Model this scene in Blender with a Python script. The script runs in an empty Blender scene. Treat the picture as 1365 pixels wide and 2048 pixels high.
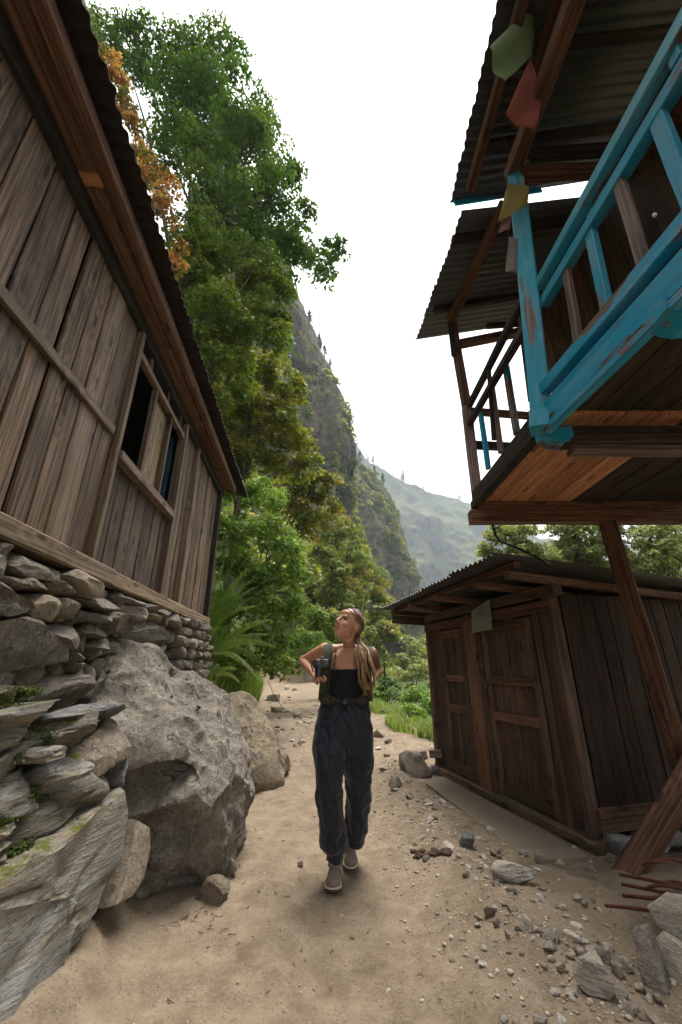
import bpy, bmesh, math, random
import numpy as np
from mathutils import Vector, Matrix

scene = bpy.context.scene
COL = scene.collection
R = math.radians

# ---------------------------------------------------------------- camera, sky, sun, exposure
F, PITCH, CZ = 800.0, R(21.0), 1.29            # focal length in photo pixels, tilt, eye height
cam_d = bpy.data.cameras.new('camera')
cam = bpy.data.objects.new('camera', cam_d); COL.objects.link(cam)
cam.location = (0, 0, CZ); cam.rotation_euler = (R(90) + PITCH, 0, 0)
cam_d.sensor_fit = 'VERTICAL'; cam_d.sensor_height = 36.0; cam_d.sensor_width = 24.0
cam_d.lens = F / 2048 * 36.0
cam_d.clip_start = 0.02; cam_d.clip_end = 6000
cam_d.dof.use_dof = True; cam_d.dof.focus_distance = 3.05; cam_d.dof.aperture_fstop = 4.5
scene.camera = cam

SUN_EL, SUN_AZ = R(72), R(12)                 # azimuth from +Y towards +X
world = bpy.data.worlds.new('World'); scene.world = world; world.use_nodes = True
wn = world.node_tree.nodes; wl = world.node_tree.links; wn.clear()
w_out = wn.new('ShaderNodeOutputWorld'); w_bg = wn.new('ShaderNodeBackground')
sky = wn.new('ShaderNodeTexSky'); sky.sky_type = 'NISHITA'; sky.sun_disc = False
sky.sun_elevation = SUN_EL; sky.sun_rotation = SUN_AZ
sky.altitude = 1500; sky.air_density = 1.0; sky.dust_density = 6.0; sky.ozone_density = 1.0
hs = wn.new('ShaderNodeHueSaturation'); hs.inputs['Saturation'].default_value = 0.10
wl.new(sky.outputs[0], hs.inputs['Color']); wl.new(hs.outputs[0], w_bg.inputs['Color'])
w_bg.inputs['Strength'].default_value = 0.08
wl.new(w_bg.outputs[0], w_out.inputs['Surface'])
sun_d = bpy.data.lights.new('sun', 'SUN'); sun_d.energy = 1.5; sun_d.angle = R(34); sun_d.color = (1, .95, .88)
sun = bpy.data.objects.new('sun', sun_d); COL.objects.link(sun)
sdir = Vector((math.sin(SUN_AZ) * math.cos(SUN_EL), math.cos(SUN_AZ) * math.cos(SUN_EL), math.sin(SUN_EL)))
sun.rotation_euler = sdir.to_track_quat('Z', 'Y').to_euler()
sun.location = (0, 0, 60)
vs = scene.view_settings
vs.view_transform = 'Standard'; vs.look = 'None'; vs.gamma = 1.0; vs.use_curve_mapping = False
vs.exposure = 2.5
cy = scene.cycles
cy.use_denoising = True; cy.use_adaptive_sampling = True; cy.adaptive_threshold = .02
cy.max_bounces = 5; cy.diffuse_bounces = 3; cy.glossy_bounces = 2; cy.transmission_bounces = 4
cy.transparent_max_bounces = 8; cy.volume_bounces = 0; cy.sample_clamp_indirect = 8

# ---------------------------------------------------------------- projection helpers (photo pixel + distance -> place)
_c, _s = math.cos(PITCH), math.sin(PITCH)
def ray(px, py):
    u = (px - 682.5) / F; v = (1024 - py) / F
    return Vector((u, _c - v * _s, _s + v * _c))
def P(px, py, d):
    r = ray(px, py); k = d / r.y
    return Vector((r.x * k, d, CZ + r.z * k))
def PZ(px, py, z=0.0):
    r = ray(px, py); k = (z - CZ) / r.z
    return Vector((r.x * k, r.y * k, z))
def PP(px, py, o, n):
    r = ray(px, py); c = Vector((0, 0, CZ))
    k = (Vector(o) - c).dot(n) / r.dot(n)
    return c + r * k

# ---------------------------------------------------------------- numpy noise
_rng = np.random.RandomState(7)
_perm = np.concatenate([_rng.permutation(256)] * 3)
_gr = _rng.normal(size=(256, 3)); _gr /= np.linalg.norm(_gr, axis=1)[:, None]
def pn(p):
    p = np.asarray(p, float); i = np.floor(p).astype(int); f = p - i; i &= 255
    u = f * f * f * (f * (f * 6 - 15) + 10); out = 0
    for dx in (0, 1):
        for dy in (0, 1):
            for dz in (0, 1):
                h = _perm[_perm[_perm[(i[:, 0] + dx) & 255] + ((i[:, 1] + dy) & 255)] + ((i[:, 2] + dz) & 255)]
                g = _gr[h]; d = f - np.array([dx, dy, dz])
                w = (u[:, 0] if dx else 1 - u[:, 0]) * (u[:, 1] if dy else 1 - u[:, 1]) * (u[:, 2] if dz else 1 - u[:, 2])
                out = out + w * (g * d).sum(1)
    return out * 1.6
def fbm(p, o=4, gain=.5):
    p = np.asarray(p, float); a = 1; s = 0
    for k in range(o):
        s = s + a * pn(p + 17.3 * k); p = p * 2.03; a *= gain
    return s
def ridged(p, o=4):
    p = np.asarray(p, float); a = 1; s = 0
    for k in range(o):
        s = s + a * (1 - 2 * np.abs(pn(p + 9.1 * k))); p = p * 2.1; a *= .5
    return s
def sstep(a, b, x):
    t = np.clip((x - a) / (b - a), 0, 1); return t * t * (3 - 2 * t)

# ---------------------------------------------------------------- object helpers
WM = {}
def tag(o, label=None, cat=None, group=None, kind=None):
    if label: o['label'] = label
    if cat: o['category'] = cat
    if group: o['group'] = group
    if kind: o['kind'] = kind
    return o
def place(o, M, parent=None):
    COL.objects.link(o); WM[o.name] = M
    if parent is not None:
        o.parent = parent; o.matrix_basis = WM[parent.name].inverted() @ M
    else:
        o.matrix_basis = M
    return o
def thing(name, label, cat, loc=(0, 0, 0), group=None):
    o = bpy.data.objects.new(name, None); o.empty_display_size = .1
    place(o, Matrix.Translation(Vector(loc)))
    return tag(o, label, cat, group)
def mesh_obj(name, v, f, mat, parent=None, M=None, smooth=False, sharp=None):
    me = bpy.data.meshes.new(name)
    v = np.asarray(v, float)
    if isinstance(f, np.ndarray):
        n, k = f.shape
        me.vertices.add(len(v)); me.vertices.foreach_set('co', v.ravel())
        me.loops.add(n * k); me.loops.foreach_set('vertex_index', f.ravel().astype(np.int32))
        me.polygons.add(n); me.polygons.foreach_set('loop_start', np.arange(0, n * k, k, dtype=np.int32))
        me.update(calc_edges=True); me.validate()
    else:
        me.from_pydata([tuple(q) for q in v], [], f); me.update()
    if smooth:
        me.polygons.foreach_set('use_smooth', [True] * len(me.polygons))
        if sharp: me.set_sharp_from_angle(angle=R(sharp))
    if mat: me.materials.append(mat)
    o = bpy.data.objects.new(name, me)
    return place(o, M if M is not None else Matrix.Identity(4), parent)
def setcol(o, cols, name='tint'):
    me = o.data; a = me.attributes.new(name, 'FLOAT_COLOR', 'POINT')
    c = np.ones((len(me.vertices), 4)); c[:, :3] = cols; a.data.foreach_set('color', c.ravel())
def frame(a, b, n):
    a, b = Vector(a), Vector(b); ax = b - a; L = ax.length; ax = ax / L
    n = Vector(n); side = n.cross(ax).normalized(); n = ax.cross(side)
    M = Matrix((ax, side, n)).transposed().to_4x4(); M.translation = a
    return M, L
rb = random.Random(11)
def board(name, a, b, w, t, n, mat, parent, ch=.004, jit=.0015, taper=0, bow=0):
    """sawn timber from a to b, w wide, t thick, its broad face along n; octagon section with worn edges"""
    M, L = frame(a, b, n)
    ns = max(2, min(5, int(L / .45))); V = []; Fc = []
    ph = rb.random() * 9
    for i in range(ns + 1):
        x = L * i / ns; hw = w / 2 * (1 - taper * i / ns); ht = t / 2
        jy = rb.uniform(-jit, jit) * 1.5; jz = rb.uniform(-jit, jit); bz = bow * math.sin(math.pi * i / ns)
        c = min(ch, hw * .4, ht * .45) * rb.uniform(.6, 1.4)
        for (y, z) in ((-hw, -ht + c), (-hw + c, -ht), (hw - c, -ht), (hw, -ht + c), (hw, ht - c), (hw - c, ht), (-hw + c, ht), (-hw, ht - c)):
            V.append((x, y + jy + rb.uniform(-jit, jit) * .5, z + jz + bz))
    for i in range(ns):
        for k in range(8):
            k2 = (k + 1) % 8; Fc.append((i * 8 + k, i * 8 + k2, i * 8 + 8 + k2, i * 8 + 8 + k))
    Fc.append(tuple(range(7, -1, -1))); Fc.append(tuple(range(ns * 8, ns * 8 + 8)))
    return mesh_obj(name, V, Fc, mat, parent, M)
def tube(name, pts, r, mat, parent=None, seg=8, label=None, smooth=True):
    V, Fc = tube_geo(pts, r, seg)
    return mesh_obj(name, V, Fc, mat, parent, None, smooth)
def tube_geo(pts, r, seg=8, off=0):
    pts = [Vector(p) for p in pts]; V = []; Fc = []; n = len(pts)
    rs = r if hasattr(r, '__len__') else [r] * n
    t0 = (pts[1] - pts[0]).normalized(); ref = Vector((0, 0, 1)) if abs(t0.z) < .9 else Vector((1, 0, 0))
    side = t0.cross(ref).normalized()
    for i in range(n):
        t = (pts[min(i + 1, n - 1)] - pts[max(i - 1, 0)]).normalized()
        side = (side - t * side.dot(t)).normalized(); up = t.cross(side)
        rr = rs[i]; ra, rb_ = rr if isinstance(rr, tuple) else (rr, rr)
        for k in range(seg):
            a = 2 * math.pi * k / seg
            V.append(pts[i] + side * (math.cos(a) * ra) + up * (math.sin(a) * rb_))
    for i in range(n - 1):
        for k in range(seg):
            k2 = (k + 1) % seg
            Fc.append((off + i * seg + k, off + i * seg + k2, off + i * seg + seg + k2, off + i * seg + seg + k))
    Fc.append(tuple(off + k for k in range(seg - 1, -1, -1))); Fc.append(tuple(off + (n - 1) * seg + k for k in range(seg)))
    return V, Fc
def grid_faces(nu, nv):
    i = np.arange(nu - 1)[:, None] * nv + np.arange(nv - 1)[None]; i = i.ravel()
    return np.stack([i, i + nv, i + nv + 1, i + 1], 1)
def corrugated(name, a, u, v, lu, lv, mat, parent, amp=.011, wl=.076, rows=5, sag=.004, seed=0):
    """corrugated sheet: starts at a, waves along u (length lu), runs lv along v"""
    u = Vector(u).normalized(); v = Vector(v).normalized(); n = u.cross(v).normalized()
    if n.z < 0: n = -n
    per = 8; nu = int(lu / wl * per) + 1; rr = random.Random(seed)
    edge = [rr.uniform(-.012, .012) for _ in range(nu // 12 + 3)]; V = []
    ph = rr.random() * 6
    for i in range(nu):
        x = i * wl / per; e = edge[i // 12] * (1 - (i % 12) / 12) + edge[i // 12 + 1] * (i % 12) / 12
        for j in range(rows):
            y = lv * j / (rows - 1) + (e if j == 0 else 0)
            h = amp * math.cos(2 * math.pi * x / wl) + sag * math.sin(x * 2.1 + ph) * math.cos(3 * j + ph)
            V.append(Vector(a) + u * x + v * y + n * h)
    V = np.array([tuple(q) for q in V]); Fc = grid_faces(nu, rows)
    nn = np.array(n) * .0025; N = len(V)
    if (u.cross(v)).z > 0: top = Fc
    else: top = Fc[:, ::-1]
    V2 = np.concatenate([V + nn, V - nn]); A = [top, top[:, ::-1] + N]
    for js, fl in ((0, 0), (rows - 1, 1)):
        k = np.arange(nu - 1) * rows + js; A.append(np.stack([k, k + N, k + rows + N, k + rows], 1))
    for s0 in (0, (nu - 1) * rows):
        k = s0 + np.arange(rows - 1); A.append(np.stack([k, k + 1, k + 1 + N, k + N], 1))
    return mesh_obj(name, V2, np.concatenate(A), mat, parent, None, True, 50)
_ico = {}
def ico(sub):
    if sub not in _ico:
        bm = bmesh.new(); bmesh.ops.create_icosphere(bm, subdivisions=sub, radius=1)
        _ico[sub] = (np.array([v.co[:] for v in bm.verts]), np.array([[q.index for q in f.verts] for f in bm.faces])); bm.free()
    return _ico[sub]
def rock_geo(seed, sub=3, dims=(1, 1, 1), boxy=3.0, cuts=9, rough=.06, strata=0.0, cmin=.55):
    v, f = ico(sub); v = v.copy(); r = np.random.RandomState(seed)
    v /= (np.abs(v) ** boxy).sum(1)[:, None] ** (1 / boxy)
    for _ in range(cuts):
        n = r.normal(size=3); n /= np.linalg.norm(n); c = r.uniform(cmin, .98)
        d = v @ n; v -= np.clip(d - c, 0, None)[:, None] * n * .96
    nrm = v / np.linalg.norm(v, axis=1)[:, None]
    o = r.uniform(-50, 50, 3)
    v = v + nrm * (fbm(v * 1.7 + o, 4) * rough)[:, None]
    if strata:
        q = v * np.array([.8, .8, 5.0]) + o
        v = v + nrm * (ridged(q, 3) * strata)[:, None]
    return v * np.array(dims), f
def rock(name, M, seed, dims, mat, parent=None, sub=3, sharp=38, **k):
    v, f = rock_geo(seed, sub, dims, **k)
    return mesh_obj(name, v, f, mat, parent, M, True, sharp)
# ---------------------------------------------------------------- materials
def nt(name):
    m = bpy.data.materials.new(name); m.use_nodes = True
    n = m.node_tree.nodes; n.clear(); out = n.new('ShaderNodeOutputMaterial')
    b = n.new('ShaderNodeBsdfPrincipled'); m.node_tree.links.new(b.outputs[0], out.inputs['Surface'])
    return m, n, m.node_tree.links, b, out
def mth(n, l, op, a, b=None, clamp=False):
    x = n.new('ShaderNodeMath'); x.operation = op; x.use_clamp = clamp
    for i, q in enumerate((a, b)):
        if q is None: continue
        if isinstance(q, (int, float)): x.inputs[i].default_value = q
        else: l.new(q, x.inputs[i])
    return x.outputs[0]
def mixc(n, l, fac, a, b, mode='MIX'):
    x = n.new('ShaderNodeMix'); x.data_type = 'RGBA'; x.blend_type = mode
    for i, q in ((0, fac), (6, a), (7, b)):
        if isinstance(q, (int, float)): x.inputs[i].default_value = q
        elif isinstance(q, tuple): x.inputs[i].default_value = (*q, 1)
        else: l.new(q, x.inputs[i])
    return x.outputs[2]
def ramp(n, l, fac, pts):
    x = n.new('ShaderNodeValToRGB'); l.new(fac, x.inputs[0]); e = x.color_ramp.elements
    while len(e) < len(pts): e.new(.5)
    for q, (p, c) in zip(e, pts):
        q.position = p; q.color = (*c, 1) if isinstance(c, tuple) else (c, c, c, 1)
    return x.outputs[0]
def noise(n, l, vec, scale, detail=4, rough=.5, w=None, dist=0):
    x = n.new('ShaderNodeTexNoise')
    if w is not None:
        x.noise_dimensions = '4D'; l.new(w, x.inputs['W'])
    l.new(vec, x.inputs['Vector']); x.inputs['Scale'].default_value = scale
    x.inputs['Detail'].default_value = detail; x.inputs['Roughness'].default_value = rough; x.inputs['Distortion'].default_value = dist
    return x.outputs['Fac']
def mapping(n, l, vec, scale):
    x = n.new('ShaderNodeMapping'); l.new(vec, x.inputs[0]); x.inputs['Scale'].default_value = scale
    return x.outputs[0]
def bump(n, l, b, h, strength=.3, dist=.01, prev=None):
    x = n.new('ShaderNodeBump'); x.inputs['Strength'].default_value = strength; x.inputs['Distance'].default_value = dist
    l.new(h, x.inputs['Height'])
    if prev is not None: l.new(prev, x.inputs['Normal'])
    l.new(x.outputs[0], b.inputs['Normal']); return x.outputs[0]

def wood(name, dark, light, grey=None, greyamt=0.0, rough=.75, stain=.5, knots=True, var=.35, paint=None, wear=.45, spots=0):
    m, n, l, b, out = nt(name)
    tc = n.new('ShaderNodeTexCoord').outputs['Object']
    oi = n.new('ShaderNodeObjectInfo').outputs['Random']
    w = mth(n, l, 'MULTIPLY', oi, 37.0)
    # knots bend the grain
    kv = n.new('ShaderNodeTexVoronoi'); kv.voronoi_dimensions = '2D'; kvo = n.new('ShaderNodeVectorMath'); kvo.operation = 'ADD'
    l.new(mapping(n, l, tc, (1.5, 4.6, 4.6)), kvo.inputs[0]); l.new(w, kvo.inputs[1]); l.new(kvo.outputs[0], kv.inputs['Vector'])
    kv.inputs['Scale'].default_value = 1.0
    kd = kv.outputs['Distance']
    kmask = ramp(n, l, kd, [(0.0, 1.0), (.06, .9), (.10, 0.0)])
    ksoft = ramp(n, l, kd, [(0.0, 1.0), (.35, 0.0)])
    ring = noise(n, l, mapping(n, l, tc, (.35, 7.0, 7.0)), 1.0, 3, .5, w, .4)
    if knots: ring = mth(n, l, 'ADD', ring, mth(n, l, 'MULTIPLY', ksoft, .22))
    rings = mth(n, l, 'SINE', mth(n, l, 'MULTIPLY', ring, 70.0))
    rings = mth(n, l, 'ADD', mth(n, l, 'MULTIPLY', rings, .5), .5)
    fine = noise(n, l, mapping(n, l, tc, (1.6, 75, 75)), 1.0, 6, .62, w)
    fac = ramp(n, l, mth(n, l, 'ADD', mth(n, l, 'MULTIPLY', rings, .08), mth(n, l, 'MULTIPLY', fine, .92), True), [(.40, 0.0), (.62, 1.0)])
    col = mixc(n, l, fac, dark, light)
    if grey:
        g = ramp(n, l, noise(n, l, mapping(n, l, tc, (1.1, 3.5, 3.5)), 1.0, 5, .6, w), [(.35, 0.0), (.65, 1.0)])
        col = mixc(n, l, mth(n, l, 'MULTIPLY', g, greyamt), col, mixc(n, l, fine, tuple(q * .6 for q in grey), grey))
    st = ramp(n, l, noise(n, l, mapping(n, l, tc, (.9, 2.4, 2.4)), 1.6, 6, .62, w), [(.45, 0.0), (.75, 1.0)])
    col = mixc(n, l, mth(n, l, 'MULTIPLY', st, stain), col, tuple(q * .28 for q in dark))
    if knots: col = mixc(n, l, mth(n, l, 'MULTIPLY', kmask, .8), col, tuple(q * .4 for q in dark))
    if spots:
        sp = ramp(n, l, noise(n, l, tc, 160, 2, .5, w), [(.66, 0.0), (.7, 1.0)])
        col = mixc(n, l, mth(n, l, 'MULTIPLY', sp, spots), col, tuple(q * .3 for q in dark))
    vv = mth(n, l, 'ADD', mth(n, l, 'MULTIPLY', oi, var * 2), 1 - var)
    hsv = n.new('ShaderNodeHueSaturation'); l.new(col, hsv.inputs['Color']); l.new(vv, hsv.inputs['Value'])
    col = hsv.outputs[0]
    rgh = rough
    if paint:
        pa = noise(n, l, mapping(n, l, tc, (1.6, 14, 14)), 1.0, 8, .7, w)
        pb = noise(n, l, mapping(n, l, tc, (2.0, 5, 5)), 1.0, 5, .6, w)
        pf = mth(n, l, 'ADD', mth(n, l, 'MULTIPLY', pa, .6), mth(n, l, 'MULTIPLY', pb, .4))
        pm = ramp(n, l, pf, [(wear - .012, 0.0), (wear + .012, 1.0)])
        fade = noise(n, l, mapping(n, l, tc, (3, 9, 9)), 1.0, 6, .65, w)
        pcol = mixc(n, l, ramp(n, l, fade, [(.42, 0.0), (.66, 1.0)]), paint, tuple(min(1, q * .8 + .09) for q in paint))
        pcol = mixc(n, l, mth(n, l, 'MULTIPLY', ramp(n, l, noise(n, l, mapping(n, l, tc, (1.2, 40, 40)), 1.0, 6, .7, w), [(.52, 0.0), (.68, 1.0)]), .45), pcol, tuple(q * .3 for q in paint))
        col = mixc(n, l, pm, col, pcol)
        hgt = mth(n, l, 'ADD', mth(n, l, 'MULTIPLY', fine, .6), mth(n, l, 'MULTIPLY', pm, .25))
        rgh = .5
    else: hgt = mth(n, l, 'ADD', mth(n, l, 'MULTIPLY', fine, .8), mth(n, l, 'MULTIPLY', rings, .25))
    l.new(col, b.inputs['Base Color']); b.inputs['Roughness'].default_value = rgh
    b.inputs['Specular IOR Level'].default_value = .25
    bump(n, l, b, hgt, .55, .004)
    return m

def rockmat(name, c1, c2, c3, moss=0.0, scale=1.0, strata=(1, 1, 1), dark=.35, streak=False):
    m, n, l, b, out = nt(name)
    tc = n.new('ShaderNodeTexCoord').outputs['Object']
    oi = n.new('ShaderNodeObjectInfo').outputs['Random']; w = mth(n, l, 'MULTIPLY', oi, 29.0)
    sv = mapping(n, l, tc, tuple(scale * q for q in strata))
    a = noise(n, l, sv, 3.0, 8, .62, w); c = noise(n, l, sv, 14.0, 8, .7, w); d = noise(n, l, tc, 90 * scale, 4, .7, w)
    col = mixc(n, l, ramp(n, l, a, [(.32, 0.0), (.68, 1.0)]), c1, c2)
    col = mixc(n, l, ramp(n, l, c, [(.45, 0.0), (.7, 1.0)]), col, c3)
    if streak: col = mixc(n, l, ramp(n, l, noise(n, l, sv, 1.3, 6, .65, w), [(.47, 0.0), (.62, .9)]), col, (.30, .30, .285)); col = mixc(n, l, ramp(n, l, noise(n, l, sv, 1.9, 6, .65), [(.52, 0.0), (.68, .8)]), col, (.30, .25, .16))
    # thin broken fissures and dark weathering
    fz = noise(n, l, sv, 2.6, 9, .6, w, 1.2)
    crack = ramp(n, l, mth(n, l, 'ABSOLUTE', mth(n, l, 'SUBTRACT', fz, .5)), [(0.0, 1.0), (.012, 0.0)])
    crack = mth(n, l, 'MULTIPLY', crack, ramp(n, l, c, [(.45, 0.0), (.6, 1.0)]))
    col = mixc(n, l, mth(n, l, 'MULTIPLY', crack, .6), col, tuple(q * .2 for q in c1))
    spot = ramp(n, l, noise(n, l, sv, 6.0, 9, .8, w), [(.47, 0.0), (.66, 1.0)])
    col = mixc(n, l, mth(n, l, 'MULTIPLY', spot, dark), col, tuple(q * .3 for q in c1))
    col = mixc(n, l, mth(n, l, 'MULTIPLY', ramp(n, l, d, [(.5, 0.0), (.66, 1.0)]), .5), col, tuple(min(1, q * 1.55) for q in c2))
    e2 = noise(n, l, sv, 38.0, 6, .75, w)
    col = mixc(n, l, mth(n, l, 'MULTIPLY', ramp(n, l, e2, [(.5, 0.0), (.64, 1.0)]), .55), col, tuple(q * .35 for q in c1))
    hsv = n.new('ShaderNodeHueSaturation'); l.new(col, hsv.inputs['Color'])
    l.new(mth(n, l, 'ADD', mth(n, l, 'MULTIPLY', oi, .5), .78), hsv.inputs['Value']); col = hsv.outputs[0]
    if moss:
        geo = n.new('ShaderNodeNewGeometry'); sx = n.new('ShaderNodeSeparateXYZ'); l.new(geo.outputs['Normal'], sx.inputs[0])
        mn = noise(n, l, geo.outputs['Position'], 7.0, 6, .7)
        mm = mth(n, l, 'ADD', mth(n, l, 'MULTIPLY', sx.outputs[2], .25), mn)
        mm = ramp(n, l, mm, [(.88 - moss, 0.0), (.96 - moss, 1.0)])
        mc = mixc(n, l, noise(n, l, geo.outputs['Position'], 60, 3), (.035, .05, .01), (.16, .17, .03))
        col = mixc(n, l, mm, col, mc)
    l.new(col, b.inputs['Base Color']); b.inputs['Roughness'].default_value = .88; b.inputs['Specular IOR Level'].default_value = .2
    h = mth(n, l, 'ADD', mth(n, l, 'MULTIPLY', c, .7), mth(n, l, 'MULTIPLY', d, .25))
    h = mth(n, l, 'SUBTRACT', h, mth(n, l, 'MULTIPLY', crack, .3))
    bump(n, l, b, h, 1.0, .035 / scale)
    return m

def leafmat(name, attr=True, col=(.06, .1, .02), trans=.45, rough=.5):
    m, n, l, b, out = nt(name)
    if attr:
        a = n.new('ShaderNodeAttribute'); a.attribute_name = 'tint'; c = a.outputs['Color']
    else:
        r_ = n.new('ShaderNodeRGB'); r_.outputs[0].default_value = (*col, 1); c = r_.outputs[0]
    l.new(c, b.inputs['Base Color']); b.inputs['Roughness'].default_value = rough; b.inputs['Specular IOR Level'].default_value = .3
    t = n.new('ShaderNodeBsdfTranslucent'); l.new(mixc(n, l, 1.0, c, (1.25, 1.3, .6), 'MULTIPLY'), t.inputs['Color'])
    mx = n.new('ShaderNodeMixShader'); mx.inputs[0].default_value = trans
    l.new(b.outputs[0], mx.inputs[1]); l.new(t.outputs[0], mx.inputs[2]); l.new(mx.outputs[0], out.inputs['Surface'])
    return m
def metal_sheet(name, col, rust=.4, rough=.55, metallic=.35):
    m, n, l, b, out = nt(name)
    g = n.new('ShaderNodeNewGeometry').outputs['Position']
    a = noise(n, l, g, 2.2, 7, .68); c = noise(n, l, g, 30, 4, .6)
    cc = mixc(n, l, c, tuple(q * .65 for q in col), col)
    cc = mixc(n, l, mth(n, l, 'MULTIPLY', ramp(n, l, a, [(.5, 0.0), (.75, 1.0)]), rust), cc, (.07, .04, .025))
    l.new(cc, b.inputs['Base Color']); b.inputs['Metallic'].default_value = metallic; b.inputs['Roughness'].default_value = rough
    bump(n, l, b, c, .2, .003)
    return m
def plain(name, col, rough=.6, var=.25, scale=40, metallic=0, bumps=.15, spec=.3):
    m, n, l, b, out = nt(name)
    tc = n.new('ShaderNodeTexCoord').outputs['Object']
    a = noise(n, l, tc, scale, 5, .6)
    l.new(mixc(n, l, a, tuple(q * (1 - var) for q in col), tuple(min(1, q * (1 + var)) for q in col)), b.inputs['Base Color'])
    b.inputs['Roughness'].default_value = rough; b.inputs['Metallic'].default_value = metallic; b.inputs['Specular IOR Level'].default_value = spec
    if bumps: bump(n, l, b, a, bumps, .004)
    return m
def cloth(name, col, rough=.8, weave=900, trans=0):
    m, n, l, b, out = nt(name)
    tc = n.new('ShaderNodeTexCoord').outputs['Object']
    a = noise(n, l, tc, 14, 5, .6); c = noise(n, l, tc, weave, 1)
    l.new(mixc(n, l, a, tuple(q * .7 for q in col), tuple(min(1, q * 1.25) for q in col)), b.inputs['Base Color'])
    b.inputs['Roughness'].default_value = rough; b.inputs['Specular IOR Level'].default_value = .2
    b.inputs['Sheen Weight'].default_value = .15
    bump(n, l, b, c, .25, .001)
    if trans:
        t = n.new('ShaderNodeBsdfTranslucent'); t.inputs['Color'].default_value = (*col, 1)
        mx = n.new('ShaderNodeMixShader'); mx.inputs[0].default_value = trans
        l.new(b.outputs[0], mx.inputs[1]); l.new(t.outputs[0], mx.inputs[2]); l.new(mx.outputs[0], out.inputs['Surface'])
    return m
def attrmat(name, rough=.5, sss=0.0, spec=.4, attr='tint', bscale=300, bstr=.1):
    m, n, l, b, out = nt(name)
    a = n.new('ShaderNodeAttribute'); a.attribute_name = attr
    l.new(a.outputs['Color'], b.inputs['Base Color']); b.inputs['Roughness'].default_value = rough
    b.inputs['Specular IOR Level'].default_value = spec
    if sss:
        b.inputs['Subsurface Weight'].default_value = sss; b.inputs['Subsurface Radius'].default_value = (.012, .005, .003); b.inputs['Subsurface Scale'].default_value = 1.0
    tc = n.new('ShaderNodeTexCoord').outputs['Object']
    bump(n, l, b, noise(n, l, tc, bscale, 3), bstr, .002)
    return m

M = {}
M['plank'] = wood('weathered_plank', (.05, .028, .016), (.31, .20, .122), (.22, .165, .118), .4, stain=.75)
M['plank_dark'] = wood('stained_plank', (.03, .019, .012), (.17, .115, .076), (.14, .11, .085), .4, stain=.9)
M['plank_tan'] = wood('fresh_plank', (.12, .08, .045), (.36, .26, .16), None, stain=.35, var=.15)
M['timber'] = wood('house_timber', (.065, .042, .026), (.26, .178, .115), (.20, .158, .118), .4, stain=.5)
M['eave'] = wood('eave_timber', (.085, .042, .025), (.235, .125, .07), None, stain=.4, var=.2)
M['black_log'] = wood('smoked_log', (.02, .016, .014), (.07, .055, .045), None, stain=.5)
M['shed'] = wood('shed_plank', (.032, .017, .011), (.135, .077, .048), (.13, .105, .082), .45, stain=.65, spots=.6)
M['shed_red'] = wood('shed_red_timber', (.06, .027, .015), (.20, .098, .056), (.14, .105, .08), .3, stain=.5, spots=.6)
M['shed_shaded'] = wood('shaded_shed_plank', (.012, .006, .004), (.05, .026, .016), None, stain=.7, spots=.6)  # side-wall planks: shade under the balcony put into the wood colour
M['brown'] = wood('balcony_timber', (.06, .028, .016), (.19, .095, .053), None, stain=.45, spots=.5, var=.2)
M['orange'] = wood('orange_board', (.27, .11, .05), (.58, .29, .135), None, stain=.3, var=.15)
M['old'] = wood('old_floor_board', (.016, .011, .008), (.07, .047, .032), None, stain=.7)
M['bare'] = wood('bare_grey_wood', (.07, .04, .032), (.30, .22, .185), (.26, .22, .20), .5, stain=.5, knots=False)
M['blue'] = wood('blue_painted_wood', (.09, .05, .04), (.22, .15, .12), None, paint=(.002, .29, .47), wear=.43, stain=.3)
M['blue_worn'] = wood('worn_blue_paint', (.10, .06, .045), (.30, .22, .18), None, paint=(.005, .30, .47), wear=.48, stain=.3)
M['blue_dark'] = wood('dark_blue_paint', (.03, .02, .015), (.08, .06, .05), None, paint=(.004, .06, .13), wear=.42, stain=.3)
M['teal'] = wood('faded_teal_paint', (.10, .07, .055), (.26, .2, .165), None, paint=(.03, .31, .43), wear=.415, stain=.2)
M['rust_sheet'] = metal_sheet('dark_roof_sheet', (.055, .04, .032), .5)
M['zinc'] = metal_sheet('grey_roof_sheet', (.15, .15, .15), .35, .5, .3)
M['zinc_dark'] = metal_sheet('dull_roof_sheet', (.075, .072, .068), .45, .6, .2)
M['rock'] = rockmat('wall_stone', (.12, .10, .082), (.25, .215, .175), (.31, .265, .215), dark=.55)
M['rock_tan'] = rockmat('tan_stone', (.15, .12, .09), (.31, .255, .195), (.36, .30, .23), dark=.45)
M['rock_blue'] = rockmat('grey_slate_stone', (.12, .12, .115), (.25, .25, .24), (.33, .31, .275), strata=(1, 1, 3), dark=.4)
M['slab'] = rockmat('layered_stone', (.10, .083, .06), (.25, .215, .165), (.23, .225, .205), moss=.13, strata=(.5, .5, 4.5), dark=.6, streak=True)
M['boulder'] = rockmat('boulder_rock', (.10, .085, .068), (.27, .235, .19), (.34, .30, .25), scale=.9, dark=.7)
M['bank'] = rockmat('earth_rock', (.12, .09, .062), (.235, .185, .13), (.27, .22, .16), moss=.14, scale=.7)
M['slate'] = rockmat('slate_slab', (.27, .23, .19), (.48, .425, .355), (.55, .49, .41), strata=(.7, .7, 5), dark=.25)
M['pebble'] = rockmat('pebble', (.20, .17, .135), (.38, .33, .265), (.44, .40, .35), scale=3)
M['leaf'] = leafmat('foliage')
M['grassleaf'] = leafmat('grass_blade', trans=.45)
M['bark'] = rockmat('bark', (.035, .028, .022), (.09, .07, .055), (.12, .10, .08), scale=2.5, strata=(1, 1, .25))
M['cable'] = plain('black_cable', (.015, .015, .016), .5, .1)
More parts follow.
